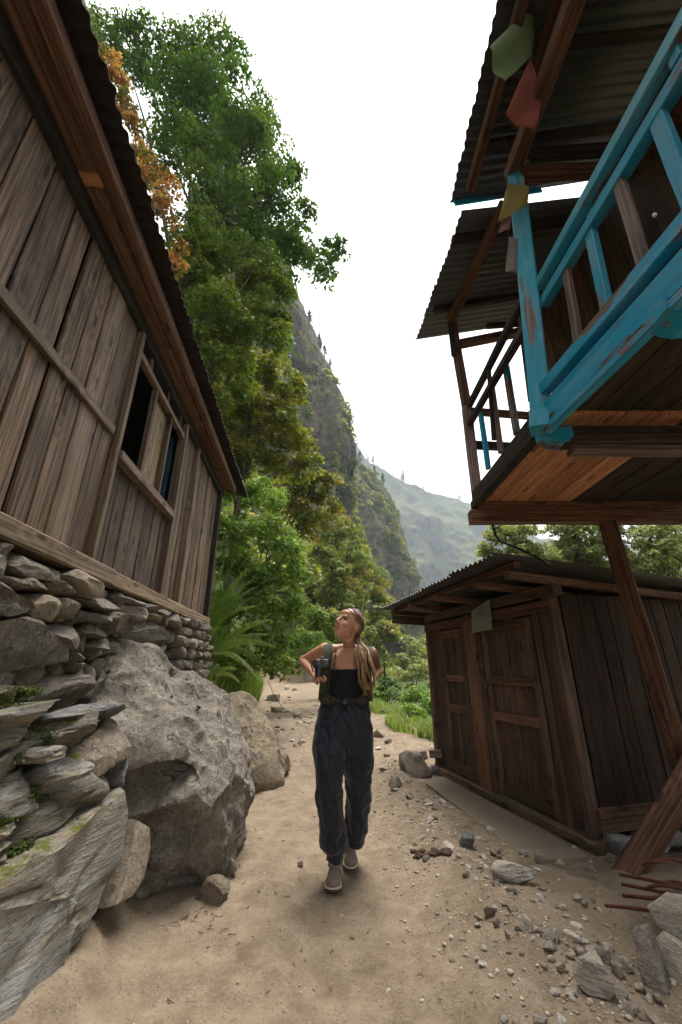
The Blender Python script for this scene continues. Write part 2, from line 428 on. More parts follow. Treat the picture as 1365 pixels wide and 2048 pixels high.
M['rebar'] = plain('rusty_steel', (.12, .042, .022), .8, .4, 120, .1)
M['concrete'] = plain('dusty_concrete', (.225, .178, .128), .95, .2, 6, 0, .5)
M['sign'] = plain('sign_board', (.20, .23, .17), .7, .12, 9, 0, .1)
M['ink'] = plain('faded_ink', (.12, .14, .105), .8, .2, 30, 0, 0)
M['glass'] = plain('dark_glass', (.01, .02, .035), .1, .1, 5, 0, 0, .6)
M['steel'] = plain('dull_iron', (.10, .09, .08), .5, .3, 60, .7)
M['white'] = plain('white_plastic', (.6, .58, .52), .5, .1)
# ---------------------------------------------------------------- ground and terrain
def foot(y):
    return np.interp(y, [-60, 0, 6.3, 7.2, 10, 14, 18, 22, 26, 32, 40, 60, 100, 200, 900], [-2.1, -2.1, -2.1, -1.75, -1.95, -2.5, -3.2, -3.8, -2.6, 1.5, 4.2, 7, 10, 16, 30])
def path_right(y):
    return np.interp(y, [0, 6, 9, 12, 18, 25], [9, 3.0, 1.15, .95, .0, -1.5])
def gz(x, y, fine=True):
    x = np.asarray(x, float); y = np.asarray(y, float)
    t = np.clip(foot(y) - x, 0, None)
    house = 1 - sstep(6.2, 7.2, y)
    hill = 1.25 * np.clip(t - .15, 0, 26) + .55 * np.clip(t - 26, 0, 200) + .5 * sstep(0, .4, t)
    terr = np.minimum(1.55, 5 * t) + 1.2 * np.clip(t - 5, 0, 25)
    z = hill * (1 - house) + terr * house
    z = z + .028 * np.clip(y - 8, 0, 16) * (1 - sstep(-.5, 1.5, x - path_right(y)))
    s = x - path_right(y)
    z = z - 1.9 * sstep(.0, 4.0, s) * sstep(7.2, 13, y)
    z = z + .45 * np.clip(x - 34 - .05 * np.clip(y, 0, 400), 0, 300)
    q = np.stack([x, y, np.zeros_like(x)], 1)
    far = sstep(6, 30, np.abs(y)) + sstep(3, 20, np.abs(x))
    z = z + np.clip(far, 0, 1) * fbm(q * .13, 3) * .5 * (1 + t * .12)
    if fine:
        near = 1 - sstep(9, 25, y)
        z = z + fbm(q * .9, 3) * .022 * near + fbm(q * 4.5, 4) * .016 * near + ridged(q * 2.1 + 8, 3) * .009 * near + ridged(q * 11 + 3, 3) * .0032 * near
        # a low rubble ridge where the trodden path meets the yard
        rx = np.interp(y, [1.5, 2.5, 3.5, 5, 7], [1.0, .95, .78, .72, .8])
        z = z + .085 * np.exp(-((x - rx - .1 * fbm(q * 1.3, 2)) / .22) ** 2) * sstep(1.2, 2, y) * (1 - sstep(6, 8, y)) + .035 * sstep(0, .5, x - rx) * near
        # earth piled against the terrace wall
        lx = np.interp(y, [.5, 1.6, 2.1, 2.75, 3.0], [-1.1, -1.08, -1.12, -1.28, -1.35])
        z = z + .15 * np.exp(-(np.clip(x - lx, 0, 9) / .13) ** 2) * (1 - sstep(2.75, 3.15, y)) * (x > -1.9)
        # worn hollow of the path
        z = z - .02 * np.exp(-((x - .1) / .5) ** 2) * near
        # levelled strip before the shed doors
        t1 = (x - 1.93) * -.259 + (y - 3.65) * .966; o1 = (x - 1.93) * -.966 + (y - 3.65) * -.259
        m1 = sstep(-.35, -.1, t1) * (1 - sstep(2.5, 2.8, t1)) * (1 - sstep(.45, .7, o1)) * sstep(-3.2, -2.9, o1); z = z * (1 - m1) + (z * .15 - .004) * m1
    return z
def geo_steps(a, b, s0, k):
    out = [a]; s = s0
    while abs(out[-1] - a) < abs(b - a):
        out.append(out[-1] + math.copysign(s, b - a)); s *= k
    return out
xs = np.array(sorted(geo_steps(-2.2, -420, .06, 1.075)[1:]) + list(np.arange(-2.2, 3.6, .03)) + geo_steps(3.6, 420, .06, 1.075))
ys = np.array(sorted(geo_steps(1.1, -80, .06, 1.1)[1:]) + list(np.arange(1.1, 5.6, .03)) + list(np.arange(5.6, 14, .07)) + geo_steps(14, 1300, .1, 1.055))
GX, GY = np.meshgrid(xs, ys, indexing='ij')
gv = np.stack([GX.ravel(), GY.ravel(), gz(GX.ravel(), GY.ravel())], 1)

def groundmat():
    m, n, l, b, out = nt('dirt_ground')
    g = n.new('ShaderNodeNewGeometry').outputs['Position']
    a = noise(n, l, g, .9, 6, .6); c = noise(n, l, g, 7, 8, .68); d = noise(n, l, g, 70, 5, .7)
    col = mixc(n, l, ramp(n, l, a, [(.3, 0.0), (.7, 1.0)]), (.150, .110, .073), (.255, .197, .135))
    col = mixc(n, l, ramp(n, l, c, [(.42, 0.0), (.72, 1.0)]), col, (.30, .238, .168))
    col = mixc(n, l, mth(n, l, 'MULTIPLY', ramp(n, l, noise(n, l, g, 3.2, 7, .7), [(.52, 0.0), (.72, 1.0)]), .7), col, (.10, .07, .046))
    col = mixc(n, l, mth(n, l, 'MULTIPLY', ramp(n, l, d, [(.55, 0.0), (.72, 1.0)]), .45), col, (.40, .335, .25))
    col = mixc(n, l, mth(n, l, 'MULTIPLY', ramp(n, l, noise(n, l, g, 45, 4, .6), [(.62, 0.0), (.7, 1.0)]), .6), col, (.09, .065, .045))
    # small grit
    vo = n.new('ShaderNodeTexVoronoi'); l.new(g, vo.inputs['Vector']); vo.inputs['Scale'].default_value = 55; vo.inputs['Randomness'].default_value = 1
    grit = mth(n, l, 'MULTIPLY', ramp(n, l, vo.outputs['Distance'], [(.22, 1.0), (.3, 0.0)]), ramp(n, l, noise(n, l, g, 5, 5, .6), [(.42, 0.0), (.55, 1.0)]))
    gc = mixc(n, l, vo.outputs['Color'], (.17, .14, .105), (.40, .35, .28))
    col = mixc(n, l, mth(n, l, 'MULTIPLY', grit, .8), col, gc)
    at = n.new('ShaderNodeAttribute'); at.attribute_name = 'veg'
    sx = n.new('ShaderNodeSeparateColor'); l.new(at.outputs['Color'], sx.inputs[0])
    vn = mth(n, l, 'ADD', sx.outputs[0], mth(n, l, 'MULTIPLY', mth(n, l, 'SUBTRACT', noise(n, l, g, 2.0, 6, .65), .5), 1.1))
    vcol = mixc(n, l, noise(n, l, g, 9, 5, .6), (.03, .045, .012), (.10, .12, .035))
    col = mixc(n, l, ramp(n, l, vn, [(.45, 0.0), (.62, 1.0)]), col, vcol)
    l.new(col, b.inputs['Base Color']); b.inputs['Roughness'].default_value = .95; b.inputs['Specular IOR Level'].default_value = .12
    h = mth(n, l, 'ADD', mth(n, l, 'MULTIPLY', c, .5), mth(n, l, 'MULTIPLY', d, .3))
    h = mth(n, l, 'ADD', h, mth(n, l, 'MULTIPLY', grit, .3))
    bump(n, l, b, h, 1.0, .028)
    return m
M['ground'] = groundmat()
ground = mesh_obj('ground', gv, grid_faces(len(xs), len(ys))[:, ::1], M['ground'], None, None, True)
t_ = np.clip(foot(gv[:, 1]) - gv[:, 0], 0, None)
veg = np.clip(sstep(.15, 1.0, t_) * sstep(6.3, 7.2, gv[:, 1]) + sstep(.3, 1.6, gv[:, 0] - path_right(gv[:, 1])) * sstep(7, 9, gv[:, 1]) + sstep(26, 34, gv[:, 1]) + sstep(8, 14, np.abs(gv[:, 0])), 0, 1)
setcol(ground, np.repeat(veg[:, None], 3, 1), 'veg'); tag(ground, kind='structure')

def cliffmat(name, c1, c2, g1, g2, sc, green):
    m, n, l, b, out = nt(name)
    geo = n.new('ShaderNodeNewGeometry'); g = geo.outputs['Position']
    gs = mapping(n, l, g, (1, 1, .45))
    a = noise(n, l, gs, .05 * sc, 8, .65); c = noise(n, l, gs, .4 * sc, 7, .7); d = noise(n, l, g, .14 * sc, 8, .72)
    col = mixc(n, l, ramp(n, l, a, [(.3, 0.0), (.7, 1.0)]), c1, c2)
    col = mixc(n, l, ramp(n, l, c, [(.45, 0.0), (.62, .85)]), col, tuple(q * .3 for q in c1))
    sx = n.new('ShaderNodeSeparateXYZ'); l.new(geo.outputs['Normal'], sx.inputs[0])
    gf = mth(n, l, 'ADD', mth(n, l, 'MULTIPLY', sx.outputs[2], 1.1), mth(n, l, 'MULTIPLY', d, 1.3))
    gm = ramp(n, l, gf, [(1.05 - green, 0.0), (1.25 - green, 1.0)])
    col = mixc(n, l, gm, col, mixc(n, l, c, g1, g2))
    l.new(col, b.inputs['Base Color']); b.inputs['Roughness'].default_value = .95; b.inputs['Specular IOR Level'].default_value = .1
    bump(n, l, b, c, .9, 1.2 / sc)
    return m
M['cliff'] = cliffmat('cliff_rock', (.085, .078, .07), (.30, .25, .195), (.05, .07, .02), (.21, .20, .06), 1.0, .27)
M['mount'] = cliffmat('mountain_rock', (.10, .10, .095), (.21, .195, .17), (.07, .085, .05), (.13, .135, .08), .35, .12)

def curtain(name, ridge, base, mat, nu, nv, amp, wl, back=60, strat=.3):
    """mountain spur: crest polyline, foot polyline in front of it, gullied face between, slope behind"""
    rp = np.array([tuple(P(*q)) for q in ridge]); bp = np.array(base, float)
    def resample(p, n):
        s = np.concatenate([[0], np.cumsum(np.linalg.norm(np.diff(p, axis=0), axis=1))]); s /= s[-1]
        t = np.linspace(0, 1, n); return np.stack([np.interp(t, s, p[:, k]) for k in range(3)], 1)
    rp = resample(rp, nu); bp = resample(bp, nu)
    rp[:, 2] += fbm(np.stack([np.arange(nu) * 24 / nu, np.zeros(nu), np.zeros(nu)], 1), 4) * amp * .28
    v = np.linspace(0, 1, nv); fwd = []
    for t in v:
        h = t ** .62; zf = t ** 1.15
        q = bp + (rp - bp) * h; q[:, 2] = bp[:, 2] + (rp[:, 2] - bp[:, 2]) * zf
        w = min(1, t * 4) * (1 - .75 * max(0, (t - .75) / .25))
        nz = ridged(q / wl * np.array([1, 1, .38]), 5) * .55 + fbm(q / (wl * 2.4), 3) * .8 + ridged(q / wl * np.array([.6, .6, 2.6]) + 5, 4) * strat
        q = q + np.array([.35, -1.0, .25]) * (nz * amp * w)[:, None]
        fwd.append(q)
    for k in range(1, 6):
        q = rp.copy(); q[:, 1] += back * k / 5; q[:, 2] -= rp[:, 2] * .16 * k + 2 * k; fwd.append(q)
    V = np.stack(fwd, 1).reshape(-1, 3)
    o = mesh_obj(name, V, grid_faces(nu, nv + 5), mat, None, None, True)
    tag(o, kind='structure'); return o, V.reshape(nu, nv + 5, 3)
cliffA, gA = curtain('cliff', [(440, 250, 92), (520, 420, 95), (560, 535, 100), (600, 622, 105), (632, 690, 110), (662, 760, 118), (686, 822, 125), (694, 868, 130), (690, 925, 133), (694, 1000, 133), (722, 1100, 128), (765, 1210, 120), (800, 1325, 112)],
    [(-46, 66, 34), (-34, 64, 22), (-20, 62, 14), (-8, 64, 6), (2, 74, 0), (10, 94, -2), (15, 106, -3)], M['cliff'], 300, 260, 8.5, 26)
cliffB, gB = curtain('cliff', [(660, 800, 185), (690, 888, 190), (722, 932, 190), (760, 966, 195), (786, 1005, 200), (800, 1055, 200), (815, 1112, 200), (830, 1175, 198), (838, 1255, 190), (850, 1328, 180)],
    [(-10, 140, 30), (-2, 140, 12), (8, 145, 2), (20, 158, -2), (34, 172, -3)], M['cliff'], 240, 200, 10, 34)
mount, gC = curtain('mountain', [(560, 790, 640), (690, 872, 640), (740, 926, 640), (800, 966, 650), (860, 990, 660), (930, 1012, 680), (1010, 1048, 700), (1120, 1086, 720), (1300, 1120, 740), (1600, 1150, 760)],
    [(-60, 330, 0), (0, 330, -3), (60, 340, -3), (120, 360, -3), (200, 380, -3), (330, 400, 0), (520, 420, 10)], M['mount'], 260, 150, 34, 110, 200, .05)
peak, gD = curtain('cliff', [(60, -160, 60), (150, -30, 60), (182, 25, 60), (202, 55, 60), (212, 110, 60), (222, 220, 60), (260, 420, 60)],
    [(-80, 44, 30), (-70, 44, 26), (-56, 45, 22), (-44, 46, 18)], M['cliff'], 80, 60, 4, 20, 30)
# ---------------------------------------------------------------- plank house on the left
WD = Vector((-.088, 1, 0)).normalized(); WN = Vector((WD.y, -WD.x, 0))
def W(s, z, o=0.0):
    return Vector((-1.55 - .088 * s, s, z)) + WN * o
UP = Vector((0, 0, 1))
hs_ = thing('plank_house', 'weathered brown plank house with a corrugated roof standing on a dry stone base', 'house', W(3, 1.9, -1))
rh = random.Random(3)
def vplanks(s0, s1, z0, z1, mats, wlo=.17, whi=.235, o=0.0, parent=hs_, gap=.014):
    s = s0
    while s < s1 - .03:
        w = min(rh.uniform(wlo, whi), s1 - s)
        if s1 - s - w < .07: w = s1 - s
        oo = o + rh.uniform(-.007, .007); lean = rh.uniform(-.006, .006); g = rh.choice([gap * .4, gap * .7, gap, gap * 1.4])
        board('plank', W(s + w / 2, z0 + rh.uniform(-.008, .008), oo), W(s + w / 2 + lean, z1, oo + rh.uniform(-.006, .006)), w - g, .026, WN, M[rh.choice(mats)], parent, .007, .003)
        s += w
vplanks(-3.6, 2.68, 1.975, 4.03, ['plank'] * 4 + ['timber'])
board('batten', W(-3.6, 2.955, .03), W(2.64, 2.975, .03), .072, .034, WN, M['timber'], hs_, .006)
vplanks(2.74, 4.1, 1.975, 2.81, ['plank_dark'], o=-.005)
vplanks(4.19, 4.71, 1.975, 4.03, ['plank', 'timber'], .1, .14, -.012)
vplanks(4.78, 6.24, 1.975, 4.03, ['plank', 'timber', 'plank'], .12, .18, -.01)
for s, w, m_ in ((2.715, .055, 'timber'), (4.15, .06, 'timber'), (4.745, .055, 'timber'), (6.285, .09, 'black_log')):
    board('post', W(s, 1.95, .02), W(s + .006, 4.02, .02), w, .095, WN, M[m_], hs_, .006)
sb = [board('sill_beam', W(-3.6, 1.92, .03), W(3.02, 1.92, .035), .115, .12, WN, M['timber'], hs_, .01, .004),
      board('sill_beam', W(3.03, 1.915, .028), W(6.36, 1.912, .03), .11, .11, WN, M['plank_tan'], hs_, .01, .004)]
board('beam_end', W(6.36, 1.95, -.02), W(6.47, 1.95, -.02), .12, .11, WN, M['black_log'], hs_, .008)
# window band
win = bpy.data.objects.new('window', None); place(win, Matrix.Translation(W(3.5, 2.85)), hs_)
board('sill', W(2.745, 2.828, .045), W(4.12, 2.828, .045), .075, .085, WN, M['timber'], win, .006)
board('head_rail', W(2.745, 3.845, .02), W(4.12, 3.838, .02), .06, .06, WN, M['timber'], win, .005)
for s in (3.245, 3.71): board('mullion', W(s, 2.868, .012), W(s, 3.812, .012), .046, .05, WN, M['timber'], win, .005)
for k, s in enumerate((3.46, 3.63)): board('shutter_board', W(s, 2.87, -.03), W(s + .003, 3.80, -.025), .166, .022, WN, M['plank_tan'], win, .004)
for a_, b_, w_ in ((W(3.835, 2.88, -.10), W(3.835, 3.80, -.10), .06), (W(4.16, 2.88, -.10), W(4.16, 3.80, -.10), .06), (W(3.867, 2.91, -.10), W(4.128, 2.91, -.10), .06), (W(3.867, 3.77, -.10), W(4.128, 3.77, -.10), .06)):
    board('casement_frame', a_, b_, w_, .04, WN, M['blue_dark'], win, .004)
board('pane', W(4.0, 2.942, -.105), W(4.0, 3.738, -.105), .258, .006, WN, M['glass'], win, .001)
for s in (3.05, 3.55, 4.0): board('stud', W(s, 3.877, .0), W(s, 4.03, .0), .05, .05, WN, M['plank_dark'], hs_, .004)
# wall plate, eaves
board('wall_plate', W(-3.6, 4.095, .005), W(6.4, 4.085, .005), .125, .13, WN, M['black_log'], hs_, .02, .006)
board('eave_board', W(-3.6, 4.19, .055), W(1.56, 4.185, .055), .075, .022, UP, M['eave'], hs_)
board('eave_board', W(-3.6, 4.195, .135), W(1.56, 4.188, .135), .075, .022, UP, M['eave'], hs_)
board('eave_block', W(1.60, 4.165, .02), W(1.60, 4.165, .175), .08, .03, UP, M['orange'], hs_)
es = [1.645, 3.02, 3.09, 4.42, 4.48, 5.55, 5.6, 6.38]
for k in range(0, 8, 2): board('eave_board', W(es[k], 4.168, .098), W(es[k + 1], 4.165, .098), .148, .024, UP, M['eave'], hs_)
for k in (1, 3, 5): board('eave_block', W(es[k] + .035, 4.16, .02), W(es[k] + .035, 4.16, .175), .05, .03, UP, M['eave'], hs_)
board('purlin', W(-3.6, 4.20, .222), W(3.6, 4.198, .222), .085, .115, UP, M['eave'], hs_, .014, .002)
board('purlin', W(3.61, 4.196, .226), W(6.48, 4.19, .22), .08, .11, UP, M['eave'], hs_, .014, .002)
dv = (W(0, 4.95, -1.7) - W(0, 4.31, .385))
k = 0; s = -3.75
while s < 6.55:
    corrugated('roof_sheet', W(s, 4.292 + .004 * (k % 2), .385), WD, dv, .84, dv.length, M['rust_sheet'], hs_, .012, .09, 7, seed=k); s += .83; k += 1
dv2 = (W(0, 4.31, -3.6) - W(0, 4.95, -1.7)); s = -3.75; k = 0
while s < 6.55:
    corrugated('roof_sheet', W(s, 4.96 + .004 * (k % 2), -1.68), WD, dv2, .84, dv2.length, M['rust_sheet'], hs_, .012, .09, 4, seed=40 + k); s += .83; k += 1
# gable ends and back
for s in (-3.64, 6.26):
    o = -.03
    while o > -3.25:
        h = 4.2 + .36 * (1 - abs(o + 1.65) / 1.65)
        board('plank', W(s, 1.9, o - .13), W(s, h, o - .13), .255, .025, WD, M['plank_dark'], hs_); o -= .262
s = -3.6
while s < 6.2:
    board('plank', W(s + .17, 1.9, -3.3), W(s + .17, 4.3, -3.3), .345, .025, WN, M['plank_dark'], hs_); s += .35
for s in np.arange(2.4, 6.1, .3): board('inner_plank', W(s + .15, 1.93, -.7), W(s + .15, 4.45, -.7), .298, .025, WN, M['old'], hs_)
board('inner_plank', W(2.4, 3.1, -.02), W(2.4, 3.1, -.7), 2.3, .02, WD, M['old'], hs_)
board('floor_board', W(-3.6, 1.9, -1.65), W(6.2, 1.9, -1.65), 3.2, .04, UP, M['old'], hs_)

# ---------------------------------------------------------------- dry stone base of the house
fw = thing('stone_wall', 'rough dry stone base wall carrying the plank house', 'stone wall', W(3, 1, -.1))
def wallstone(parent, o0, plane_o, nrm, along, bb, mat, seed, th=.3, sub=3, tilt=0, grow=1.06, **kw):
    x0, y0, x1, y1 = bb; cx, cy = (x0 + x1) / 2, (y0 + y1) / 2
    c = PP(cx, cy, plane_o, nrm); l_ = PP(x0, cy, plane_o, nrm); r_ = PP(x1, cy, plane_o, nrm)
    t_ = PP(cx, y0, plane_o, nrm); b_ = PP(cx, y1, plane_o, nrm)
    ws = abs((r_ - l_).dot(along)) * grow; hz = abs(t_.z - b_.z) * grow
    side = along.cross(UP)
    Mx = Matrix((along, -nrm, UP)).transposed().to_4x4() @ Matrix.Rotation(tilt, 4, 'Y')
    Mx.translation = c - nrm * (th * .36)
    kk = dict(boxy=5.0, cuts=16, rough=.075, strata=.025, cmin=.5, sharp=26); kk.update(kw)
    return rock('stone', Mx, seed, (ws / 2, th / 2, hz / 2), M[mat], parent, sub, **kk)
def z3(x0, y0, x1, y1): return (x0 * .4103, 1060 + y0 * .4103, x1 * .4103, 1060 + y1 * .4103)
base_pl = W(0, 0, .12)
FS = [((0, 60, 70, 205), 'rock'), ((-120, 100, 10, 230), 'rock'), ((78, 110, 318, 248), 'rock'), ((316, 165, 508, 338), 'rock_tan'), ((-40, 195, 82, 352), 'rock'), ((40, 215, 136, 292), 'rock'),
      ((108, 192, 272, 312), 'rock_tan'), ((252, 243, 428, 342), 'rock_tan'), ((-60, 295, 190, 424), 'rock'), ((163, 303, 300, 442), 'rock_tan'), ((293, 322, 412, 452), 'rock_tan'),
      ((-110, 412, 362, 765), 'boulder'), ((243, 438, 482, 622), 'rock'), ((412, 312, 602, 402), 'rock'), ((400, 388, 537, 462), 'rock_blue'), ((588, 328, 722, 384), 'rock'), ((583, 358, 717, 452), 'rock'),
      ((515, 385, 572, 442), 'rock_tan'), ((543, 408, 662, 492), 'rock'), ((703, 343, 802, 402), 'rock'), ((698, 388, 792, 442), 'rock_tan'), ((440, 443, 552, 532), 'rock'), ((633, 428, 888, 590), 'boulder'),
      ((195, 695, 475, 862), 'rock'), ((795, 368, 862, 432), 'rock'), ((845, 395, 905, 480), 'rock'), ((340, 585, 440, 660), 'rock'), ((365, 640, 450, 705), 'rock'), ((455, 520, 560, 600), 'rock'), ((-60, 740, 200, 840), 'rock')]
for i, (bb, m_) in enumerate(FS):
    wallstone(fw, None, base_pl, WN, WD, z3(*bb), m_, 100 + i, .34, 4 if (bb[2] - bb[0]) > 140 else 3)
# far end of the base: small coursed stones
rs_ = random.Random(9)
for row in range(7):
    z = 1.80 - row * .125
    s = 4.75 + rs_.uniform(0, .1)
    while s < 6.42:
        w = rs_.uniform(.11, .26); h = rs_.uniform(.09, .135)
        Mx = Matrix((WD, -WN, UP)).transposed().to_4x4() @ Matrix.Rotation(rs_.uniform(-.15, .15), 4, 'Y')
        Mx.translation = W(s + w / 2, z, .02 + rs_.uniform(-.03, .03))
        rock('stone', Mx, rs_.randint(0, 9999), (w * .54, .14, h * .56), M[rs_.choice(['rock', 'rock', 'rock_tan'])], fw, 3, boxy=4, cuts=8, rough=.06); s += w
# coursed stones behind the picked-out ones so that no gap is empty, and the packed earth core
for row in range(6):
    z = 1.76 - row * .17
    s = -.6
    while s < 4.8:
        w = rs_.uniform(.16, .34)
        Mx = Matrix((WD, -WN, UP)).transposed().to_4x4(); Mx.translation = W(s + w / 2, z, -.06 + rs_.uniform(-.02, .02))
        rock('stone', Mx, rs_.randint(0, 9999), (w * .53, .13, .095), M['rock'], fw, 2, boxy=4, cuts=8); s += w
core = mesh_obj('core', [tuple(W(s, z, o)) for s in (-3.6, 6.3) for z in (.2, 1.86) for o in (-.12, -2.9)],
                [(0, 1, 3, 2), (4, 6, 7, 5), (0, 2, 6, 4), (1, 5, 7, 3), (2, 3, 7, 6), (0, 4, 5, 1)], M['bank'], fw)

# ---------------------------------------------------------------- lower terrace wall nearest the path
TN = Vector((.985, -.10, .14)).normalized(); TD = Vector((-.10, -.985, 0)).normalized() * -1
TD = UP.cross(TN).normalized(); 
if TD.y < 0: TD = -TD
to = Vector((-1.20, 2.3, .3))
tw = thing('terrace_wall', 'mossy dry stone terrace wall of flat stones beside the big boulder', 'stone wall', (-1.5, 2.2, 0))
TS = [((-40, 820, 338, 965), 'slab'), ((-40, 920, 168, 1085), 'slab'), ((332, 842, 558, 912), 'rock_blue'), ((552, 845, 637, 908), 'rock_blue'), ((255, 898, 478, 1065), 'slab'), ((452, 922, 640, 1148), 'rock_tan'),
      ((-40, 1058, 183, 1235), 'slab'), ((148, 1032, 288, 1125), 'slab'), ((196, 1108, 428, 1265), 'slab'), ((366, 1138, 594, 1335), 'slab'), ((573, 1103, 634, 1258), 'rock_blue'), ((-60, 1178, 214, 1405), 'slab'),
      ((106, 1276, 404, 1525), 'slab'), ((-40, 1380, 125, 1505), 'slab'), ((-20, 1505, 110, 1595), 'slab'), ((-60, 1590, 105, 1720), 'slab'), ((300, 1330, 480, 1470), 'slab')]
for i, (bb, m_) in enumerate(TS):
    wallstone(tw, None, to, TN, TD, z3(*bb), m_, 300 + i, .30, 4, tilt=(-.14 if i > 3 else -.04) + rs_.uniform(-.08, .08), strata=.04, boxy=6, grow=1.27)
# the long leaning slab at its foot: outline taken on the wall's leaning face
sl = [PP(x, y, Vector((-1.14, 2.3, .3)), TN) for x, y in ((255, 1578), (256, 1640), (243, 1745), (205, 1830), (150, 1900), (100, 2060), (-160, 2250), (-160, 1850), (20, 1735), (130, 1668))]
def slab_from(poly, nrm, th, seed, mat, name, parent, amp=.02, sub=40, lay=5.0):
    """a stone slab: closed outline, broken layered face, real thickness"""
    c = sum(poly, Vector()) / len(poly); e1 = (poly[0] - c); e1 = (e1 - nrm * e1.dot(nrm)).normalized(); e2 = nrm.cross(e1)
    pts = [( (q - c).dot(e1), (q - c).dot(e2)) for q in poly]; n = len(pts)
    out = []
    for i in range(n):
        for k in range(6):
            t = k / 6; out.append((pts[i][0] * (1 - t) + pts[(i + 1) % n][0] * t, pts[i][1] * (1 - t) + pts[(i + 1) % n][1] * t))
    out = np.array(out); m_ = len(out); V = []; Fc = []
    rings = [(.0, -1), (.6, -1), (.92, -1), (1.0, -.7), (1.02, 0), (1.0, .6), (.95, .93), (.8, 1), (.6, 1), (.4, 1), (.2, 1), (.05, 1)]
    for a, h in rings:
        for k in range(m_):
            q = c + e1 * (out[k][0] * a) + e2 * (out[k][1] * a) + nrm * (h * th / 2); V.append(tuple(q))
    V = np.array(V); nn = np.array(nrm); rr = np.random.RandomState(seed).uniform(-9, 9, 3)
    long_ = np.array(e1); q = V * 3 + long_ * 0 
    d1 = np.array(e1); d2 = np.array(e2)
    loc = np.stack([(V - np.array(c)) @ d1 * 1.2, (V - np.array(c)) @ d2 * lay, (V - np.array(c)) @ nn * 2], 1) + rr
    V = V + nn * ((ridged(loc, 4) * .5 + fbm(loc * .5, 3)) * amp)[:, None] + (fbm(V * 9 + rr, 3) * amp * .5)[:, None] * d2
    for i in range(len(rings) - 1):
        for k in range(m_):
            k2 = (k + 1) % m_; Fc.append((i * m_ + k, i * m_ + k2, i * m_ + m_ + k2, i * m_ + m_ + k))
    Fc.append(tuple(range((len(rings) - 1) * m_, len(rings) * m_)))
    return mesh_obj(name, V, Fc, M[mat], parent, None, True, 35)
slab_from([q - TN * .12 for q in sl], TN, .2, 5, 'slab', 'stone', tw, .045, lay=7.0)
sl2 = [PP(x, y, Vector((-1.14, 2.9, .3)), TN) for x, y in ((248, 1640), (276, 1655), (277, 1700), (262, 1760), (235, 1800), (205, 1815), (225, 1740))]
slab_from(sl2, TN, .16, 6, 'rock_tan', 'stone', tw, .006)
for row in range(8):                                  # the wall's nearer stretch, course by course
    y_ = -1.6
    while y_ < 1.75:
        w = rs_.uniform(.2, .42); zc_ = .06 + row * .125
        Mx = Matrix((TD, -TN, TD.cross(-TN))).transposed().to_4x4() @ Matrix.Rotation(rs_.uniform(-.1, .1), 4, 'Y')
        Mx.translation = to + TD * ((y_ + w / 2 - to.y) / TD.y) + Vector((-.14 * (zc_ - .3) - .13, 0, zc_ - .3))
        rock('stone', Mx, rs_.randint(0, 9999), (w * .54, .15, .075), M[rs_.choice(['slab', 'rock', 'rock_tan'])], tw, 3, boxy=5, cuts=12, rough=.07, cmin=.5); y_ += w
# backfill of the terrace
mesh_obj('core', [(-1.42, -3.6, -.1), (-1.42, 2.62, -.1), (-1.95, 2.62, -.1), (-1.95, -3.6, -.1), (-1.52, -3.6, 1.0), (-1.52, 2.55, .92), (-2.0, 2.55, .95), (-2.0, -3.6, 1.0)],
         [(0, 1, 5, 4), (1, 2, 6, 5), (2, 3, 7, 6), (3, 0, 4, 7), (4, 5, 6, 7), (3, 2, 1, 0)], M['bank'], tw)

